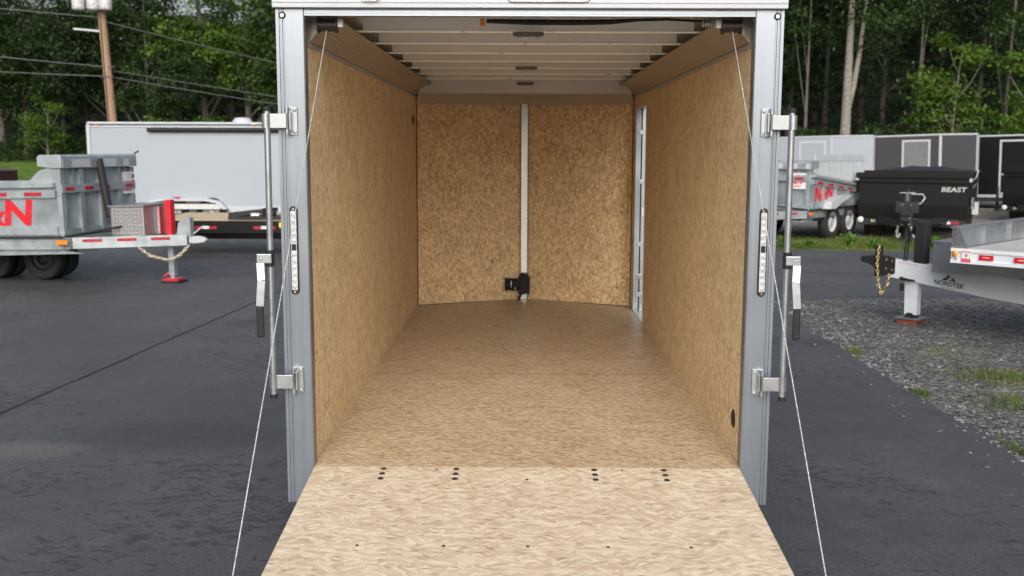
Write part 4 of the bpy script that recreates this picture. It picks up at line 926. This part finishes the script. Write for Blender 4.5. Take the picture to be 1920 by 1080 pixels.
    MB().b(.68,.96,-.14,.14,.055,.068).build('foot_plate', m_alu, jk); MB().prism([(.76,.068),(.79,.12),(.85,.12),(.88,.068)], -.06, .06, 'y').build('foot_pivot', m_black, jk); MB().b(.71,.93,-.12,.12,.004,.054).build('wood_block', m_rwood, jk)
    MB().tube([(.93,.09,.50),(.86,.10,.49),(.76,.10,.485)], [.02,.014,.008], 8).build('jack_handle', m_black, jk); MB().b(.885,.925,.07,.11,.36,.44).build('breakaway_switch', m_black, jk)
    for x in (-2.2,-3.0):
        for q in (-1,1): wheel(t, x, q*.75, .38, .22, q, m_alu_d)
    MB().b(-3.6,-1.6,-.7,.7,.45,.68).build('axle_frame', m_alu_d, t)
m_wtape_deck = mat('aluminium_planks', (.62,.60,.60), .45, .5, .15, 3, .1, 30, stretch=(.3, 9, 1))
m_galvl = mat('bright_galvanised', (.70,.75,.80), .45, .1, .1, 3, .03, 30)
m_dia_xz = diamond('diamond_plate_fine', (.85,.85,.86), 'xz', .28, 40)
m_navy = mat('navy_decal', (.02,.04,.06), .4, 0, .05, 9)
m_pinkpale = mat('faded_label', (.62,.52,.56), .4, 0, .08, 30)
deckover()

# ---- utility pole and wires
m_pole = mat('pole_wood', (.30,.19,.125), .85, 0, .45, 2.0, .4, 20, stretch=(14, 14, .35))
m_xform = mat('weathered_grey', (.55,.56,.58), .55, .2, .35, 9, .1, 20)
PX, PY = -16.05, 36.0
t = thing('utility_pole', 'weathered brown wooden utility pole carrying grey transformers, rising behind the white trailer', 'utility pole', (PX, PY, 0))
MB().cyl((.30,0,0), (-.18,0,9.2), .19, .135, n=18).build('pole', m_pole, t)
MB().tube([(.2,-.15,.3),(.02,-.17,4.5),(-.12,-.15,8.4)], .02, 6).build('ground_wire', m_brown, t)
mb = MB(); mb.bar((-1.15,-.05,6.35), (.02,-.05,6.25), .06, .07); mb.build('street_lamp_arm', m_alu, t)
for x, h_ in ((-.70,.9),(-.15,1.0),(.32,.8)):
    tr = MB(); tr.lathe([(0,-.02),(.22,0),(.24,.06),(.24,h_),(.2,h_+.08),(0,h_+.1)], (x-.1,-.32,7.02), 'z', 22); tr = tr.build('transformer', m_xform, t)
    MB().cyl((x-.1,-.32,6.95+h_),(x-.1,-.32,7.2+h_),.03).build('bushing', m_brown, tr)
MB().bar((-1.3,-.1,8.3),(1.1,-.1,8.3),.1,.12).build('cross_arm', m_pole, t)
def wire(label, a, b, sag, far):
    a, b = Vector(a), Vector(b); P = [a.lerp(b, q/24) - Vector((0,0,sag*4*(q/24)*(1-q/24))) for q in range(25)]
    o = MB().tube(P, .018, 5).build('power_line', m_wire_d); tag(o, label, 'power line', 'power lines on the pole')
m_wire_d = mat('cable_grey', (.10,.11,.11), .5, 0, .1, 10)
wire('highest power line sloping down from the pole toward the right', (-15.9,35.9,6.6), (18,60,2.6), 1.0, 0)
wire('middle power line running right from the pole, just above the lowest one', (-15.6,35.9,4.75), (16,60,2.2), .6, 0)
wire('lowest power line running right from the pole', (-15.6,35.8,4.5), (16,58,1.9), .7, 0)
wire('upper power line crossing the top left corner to the pole', (-40,33,9.2), (-15.9,35.9,6.75), .2, 0)
wire('middle power line coming in from the left edge to the pole', (-40,33,7.9), (-15.7,35.9,4.9), .3, 0)
wire('lower power line coming in from the left edge to the pole', (-40,33,6.3), (-15.7,35.8,4.55), .3, 0)

# ================================================================= TREES
def crown_pts(seed, rx, rz, ncl, per, clr, kind):
    g = np.random.default_rng(seed); cs = []
    if kind == 'conifer':
        for i in range(ncl):
            h = g.random()**.85; rr = rx*(1-h)**.75*g.uniform(.25, 1.05)+.15; a = g.uniform(0, 6.283)
            cs.append((math.cos(a)*rr, math.sin(a)*rr, h*2*rz - .18*rr, a, rr))
        P = []; D = []
        for x, y, z, a, rr in cs:
            q = g.normal(size=(per, 3))*[clr*1.5, clr*.55, clr*.13]; ca, sa = math.cos(a), math.sin(a)
            q = np.stack([q[:,0]*ca-q[:,1]*sa, q[:,0]*sa+q[:,1]*ca, q[:,2]-.12*np.abs(q[:,0])], 1); P.append(q+(x,y,z)); dd = g.normal(size=(per,3))*.5+(0,0,1.0); D.append(dd)
        return np.concatenate(P), np.concatenate(D), [c[:3] for c in cs]
    # lobed broadleaf crown: a handful of limbs, each carrying clusters
    lobes = []
    for i in range(10):
        a = g.uniform(0, 6.283); u = g.uniform(-.85, .9); rr = math.sqrt(max(0, 1-u*u))*g.uniform(.35, .72)
        lobes.append((math.cos(a)*rr*rx, math.sin(a)*rr*rx, u*rz*.78, g.uniform(.32, .52)*rx))
    P = []; D = []; cc = []
    for i in range(ncl):
        lx, ly, lz, lr = lobes[g.integers(len(lobes))]; d_ = g.normal(size=3); d_ /= np.linalg.norm(d_); c = np.array([lx, ly, lz]) + d_*lr*g.uniform(.55, 1.05)*[1, 1, .8]
        cc.append(tuple(c+[0,0,rz])); q = g.normal(size=(per, 3))*[clr, clr, clr*.45]
        P.append(c+q+[0,0,rz]); D.append(g.normal(size=(per,3))*.75 + d_*.6 + (0,0,.9))
    return np.concatenate(P), np.concatenate(D), cc
m_bark = mat('bark_grey', (.10,.09,.078), .9, 0, .4, 3, .5, 12, stretch=(3,3,.6))
m_barkl = mat('bark_pale', (.22,.205,.18), .85, 0, .35, 4, .4, 12, stretch=(1,1,2.5))
m_barkd = mat('bark_dark', (.05,.042,.035), .9, 0, .4, 3, .4, 12)
m_dark = leafmat('leaves_dark', (.010,.026,.006), (.022,.050,.010), (.045,.088,.016))
m_mid = leafmat('leaves_mid', (.015,.038,.007), (.034,.073,.012), (.065,.120,.020))
m_lite = leafmat('leaves_light', (.045,.10,.012), (.085,.165,.018), (.14,.23,.026))
m_hem = leafmat('hemlock_needles', (.006,.018,.007), (.014,.034,.011), (.032,.060,.016))
m_redl = leafmat('rusty_leaves', (.14,.05,.015), (.20,.08,.02), (.22,.12,.03))
protos = {}
def make_tree(key, seed, rx, rz, base, ncl, per, clr, lsize, leafm, barkm, kind='broad', tr=.22, fork=False):
    """tree prototype: trunk with limbs and a crown; origin at its foot"""
    e = bpy.data.objects.new({'broad':'broadleaf_tree','conifer':'hemlock_tree','shrub':'shrub'}[kind], None); C.objects.link(e); e.empty_display_size = .5
    P, D, cc = crown_pts(seed, rx, rz, ncl, per, clr, kind); P[:,2] += base
    g = np.random.default_rng(seed+99)
    leaf_mesh('crown', P, D, g.uniform(.7, 1.35, len(P))*lsize, leafm, .55 if kind != 'conifer' else .35, e)
    mb = MB(); H = base+2*rz; b1 = g.normal(size=2)*.25
    top = H*.9 if kind != 'shrub' else H*.5
    path = [(b1[0]*t_*t_*1.5, b1[1]*t_*t_*1.5, top*t_) for t_ in np.linspace(0, 1, 9)]
    mb.tube(path, [tr*(1.25 if i == 0 else 1)*(1-.85*i/8) for i in range(9)], 9)
    if fork: mb.tube([(0,0,base*.55),(.3,0,base*.9),(.55,.1,base*1.3),(1.0,.2,H*.8)], [tr*.6,tr*.5,tr*.4,.03], 8)
    nl = 12 if kind != 'shrub' else 4
    if tr == .11: nl = 2
    for c in ([] if fork else cc[::max(1, len(cc)//nl)][:nl]):
        z0 = max(base*.5, min(c[2]-.4*math.hypot(c[0], c[1])-.4, top*.92)); f_ = z0/top
        st = Vector((b1[0]*f_*f_*1.5, b1[1]*f_*f_*1.5, z0)); en = Vector(c)+Vector((0,0,base)) if False else Vector((c[0], c[1], c[2]+base))
        mid = st.lerp(en, .5)+Vector((0,0,-.15)); rr = max(.02, tr*(1-.85*f_)*.45); mb.tube([st, mid, en], [rr, rr*.7, .012], 5)
    mb.build('trunk', barkm, e); protos[key] = [e, False]; return e
make_tree('d1', 1, 3.6, 5.2, 1.4, 190, 42, .38, .24, m_dark, m_bark)
make_tree('d2', 2, 4.2, 5.6, 1.0, 210, 42, .40, .25, m_dark, m_barkd)
make_tree('m1', 3, 3.8, 5.4, 1.2, 200, 42, .38, .24, m_mid, m_bark)
make_tree('m2', 4, 3.2, 4.4, .9, 170, 42, .34, .22, m_mid, m_bark)
make_tree('l1', 5, 3.6, 5.0, 1.6, 190, 40, .36, .23, m_lite, m_bark)
make_tree('l2', 6, 1.55, 2.1, .5, 75, 40, .25, .17, m_lite, m_barkl, tr=.07)
make_tree('h1', 7, 3.0, 6.5, .5, 290, 44, .42, .20, m_hem, m_barkd, 'conifer', .2)
make_tree('h2', 8, 2.8, 7.5, .8, 290, 44, .40, .19, m_hem, m_barkd, 'conifer', .2)
make_tree('t1', 9, 3.6, 4.6, 3.9, 170, 36, .38, .20, m_mid, m_barkl, tr=.27, fork=True)   # tall with bare forked trunk
make_tree('t2', 10, 2.2, 4.2, 4.2, 90, 32, .32, .18, m_mid, m_bark, tr=.11)             # slim pale trunk
make_tree('s1', 11, 1.5, .8, .1, 46, 40, .24, .15, m_mid, m_barkd, 'shrub', .04)
make_tree('s2', 12, 1.2, .9, .1, 40, 40, .22, .14, m_lite, m_barkd, 'shrub', .04)
def plant(key, px, y, label, sc=1., dz=0., group='trees at the edge of the wood', cat='tree', rot=None):
    x = (px-976)/1935*(y+4.44)
    e, used = protos[key]
    if used: e = copy_tree(e)
    protos[key][1] = True
    e.location = (x, y, terrain_z(x, y)-.05+dz); e.rotation_euler = (0, 0, random.uniform(0, 6.28) if rot is None else rot); e.scale = (sc, sc, sc*random.uniform(.95, 1.08))
    return tag(e, label, cat, group)
# left wood edge, from the left border to the open trailer (named landmarks: pole, white trailer)
G1, G2 = 'trees at the left wood edge', 'trees deeper in the left wood'
plant('d1', -30, 63, 'dark leafy tree cut by the left edge of the photo', 1.0, group=G1)
plant('m1', 55, 65, 'mid green tree over the lawn, second from the left edge', .98, group=G1)
plant('d2', 125, 62, 'dark tree just left of the utility pole, over the dump trailer', .9, group=G1)
plant('m2', 215, 64, 'bushy mid green tree directly behind the utility pole', 1.15, group=G1)
plant('d1', 285, 62, 'dark full tree just right of the utility pole', .98, group=G1)
plant('l1', 390, 62, 'yellow green tree with bright crown halfway between pole and open trailer', 1.08, 1.5, group=G1)
plant('d2', 345, 60, 'low dark tree below the bright yellow green crown', .62, group=G1)
plant('l1', 470, 63, 'bright green tree next to the left post of the open trailer', 1.12, .8, group=G1)
plant('m1', 545, 61, 'mid green tree half hidden by the left post of the open trailer', .95, group=G1)
plant('l2', 92, 58.5, 'small bright sapling low between the left edge and the pole', .9, group=G1)
plant('h1', 90, 70, 'tall dark hemlock rising behind the trees left of the pole', 1.1, group=G2)
for px, ky, lb in ((10,'m1','far tree in the top left corner, behind the edge trees'),(170,'d2','far dark tree behind the transformers of the pole'),(250,'h1','far hemlock showing right behind the top power line'),(330,'m2','far mid green tree left of the bright crowns'),(440,'m1','far tree glimpsed between the two bright crowns'),(520,'d2','far dark tree right behind the upper left post')):
    plant(ky, px, 74, lb, 1.0, group=G2)
for px, lb in ((20,'low dark shrub at the left end of the lawn'),(85,'low dark shrub on the lawn edge above the dump trailer tarp box'),(150,'low dark shrub touching the left end of the white trailer roof')): plant('s1', px, 60.5, lb, .9, group='shrubs behind the lawn', cat='shrub')
for px, y, ky, lb in ((250,58,'s1','dark shrub over the white trailer roof just right of the pole'),(310,58,'s2','bright shrub over the white trailer roof above the awning start'),(345,57,'s1','dark shrub between two bright shrubs over the white trailer roof'),(395,58,'s2','bright shrub over the white trailer roof, left of the roof vent'),(440,57,'s1','dark shrub right above the roof vent of the white trailer'),(490,57,'s2','bright shrub over the white trailer roof, left of the lock rod top')):
    plant(ky, px, y, lb, 1.35, group='shrubs over the white trailer', cat='shrub')
plant('d1', 625, 60, 'dark tree hidden behind the left wall of the open trailer', 1., group=G1)
plant('m1', 1395, 58, 'mid green tree hidden behind the right wall of the open trailer', 1., group='trees at the right wood edge')
# right wood edge
G4, G5 = 'trees at the right wood edge', 'trees deeper in the right wood'
plant('t2', 1500, 50, 'slim pale trunked tree just right of the right post', .9, group=G4)
plant('t1', 1574, 48, 'tall tree with thick pale forked trunk above the white enclosed trailer', 1.05, group=G4, rot=0)
plant('h1', 1535, 56, 'dark hemlock left of the forked pale trunk', 1.0, group=G4)
plant('h2', 1640, 54, 'dark hemlock right of the forked pale trunk', .95, group=G4)
plant('t2', 1706, 52, 'slim pale trunked tree above the charcoal trailer', 1.0, group=G4)
plant('l2', 1770, 46, 'small bright green sapling above the charcoal trailer', 1.3, .3, group=G4)
plant('h2', 1745, 56, 'dark hemlock close behind the bright sapling', 1.05, group=G4)
plant('h1', 1815, 54, 'drooping dark hemlock left of the birch trunk', .95, group=G4)
plant('t2', 1866, 47, 'thin white birch trunked tree above the black enclosed trailer', 1.0, group=G4)
plant('l2', 1925, 45, 'bright leafy sapling at the right edge of the photo', 1.35, group=G4)
plant('l2', 1890, 47.5, 'bright sapling under the birch, above the black enclosed trailer roof', .9, group=G4)
plant('h1', 1905, 55, 'dark hemlock behind the right edge sapling', 1.0, group=G4)
plant('m1', 1470, 58, 'mid green tree peeking past the right post', 1.0, group=G4)
for px, ky, lb in ((1450,'h1','deep wood hemlock behind the top of the right post'),(1515,'h2','deep wood hemlock behind the slim trunk next to the right post'),(1600,'d2','deep wood tree straight behind the forked pale trunk'),(1690,'h1','deep wood hemlock left of the slim trunk above the charcoal trailer'),(1740,'d1','deep wood tree left of the bright sapling'),(1820,'h1','deep wood hemlock between sapling and birch'),(1900,'d2','deep wood tree at the top right corner'),(1960,'h1','deep wood hemlock just beyond the right edge')):
    plant(ky, px, 66, lb, 1.1, group=G5)
for px, ky, s_, lb in ((1475,'s1',1.2,'low shrub between the right post and its lock rod'),(1530,'s1',1.3,'low shrub left of the forked trunk foot'),(1610,'s2',1.0,'bright shrub right of the forked trunk foot'),(1655,'s1',1.4,'broad shrub over the left end of the charcoal trailer'),(1690,'s2',.9,'bright shrub over the middle of the charcoal trailer'),(1725,'s1',1.3,'shrub over the white framed door of the charcoal trailer'),(1765,'s2',1.0,'bright shrub at the foot of the small sapling'),(1800,'s1',1.3,'dark shrub over the nose of the charcoal trailer'),(1845,'s1',1.1,'dark shrub over the left end of the black enclosed trailer'),(1880,'s2',1.1,'bright shrub under the birch trunk'),(1930,'s2',1.3,'bright shrub at the right photo edge')):
    plant(ky, px, 44.5, lb, s_, .1, group='undergrowth of the right wood', cat='shrub')
# leaves with a rusty tint on one branch
# far wood as one mass
g = np.random.default_rng(77); n = 60000
x = g.uniform(-120, 120, n); y = 78 + g.random(n)**1.5*26; zt_ = np.where(x < -5, 7., 12.) + 2.2*np.sin(x*.31) + 1.7*np.sin(x*.83+1) + 1.2*np.sin(x*1.9); 
gz_ = np.array([terrain_z(a, b) for a, b in zip(x, y)]); z = gz_ + g.random(n)**.8*zt_
far = leaf_mesh('woodland', np.stack([x, y, z], 1), g.normal(size=(n, 3))+(0, -.6, .9), g.uniform(.4, .85, n), m_dark, .6); far['kind'] = 'stuff'; tag(far, 'dense dark wood on the hillside behind the nearer trees', 'wood')
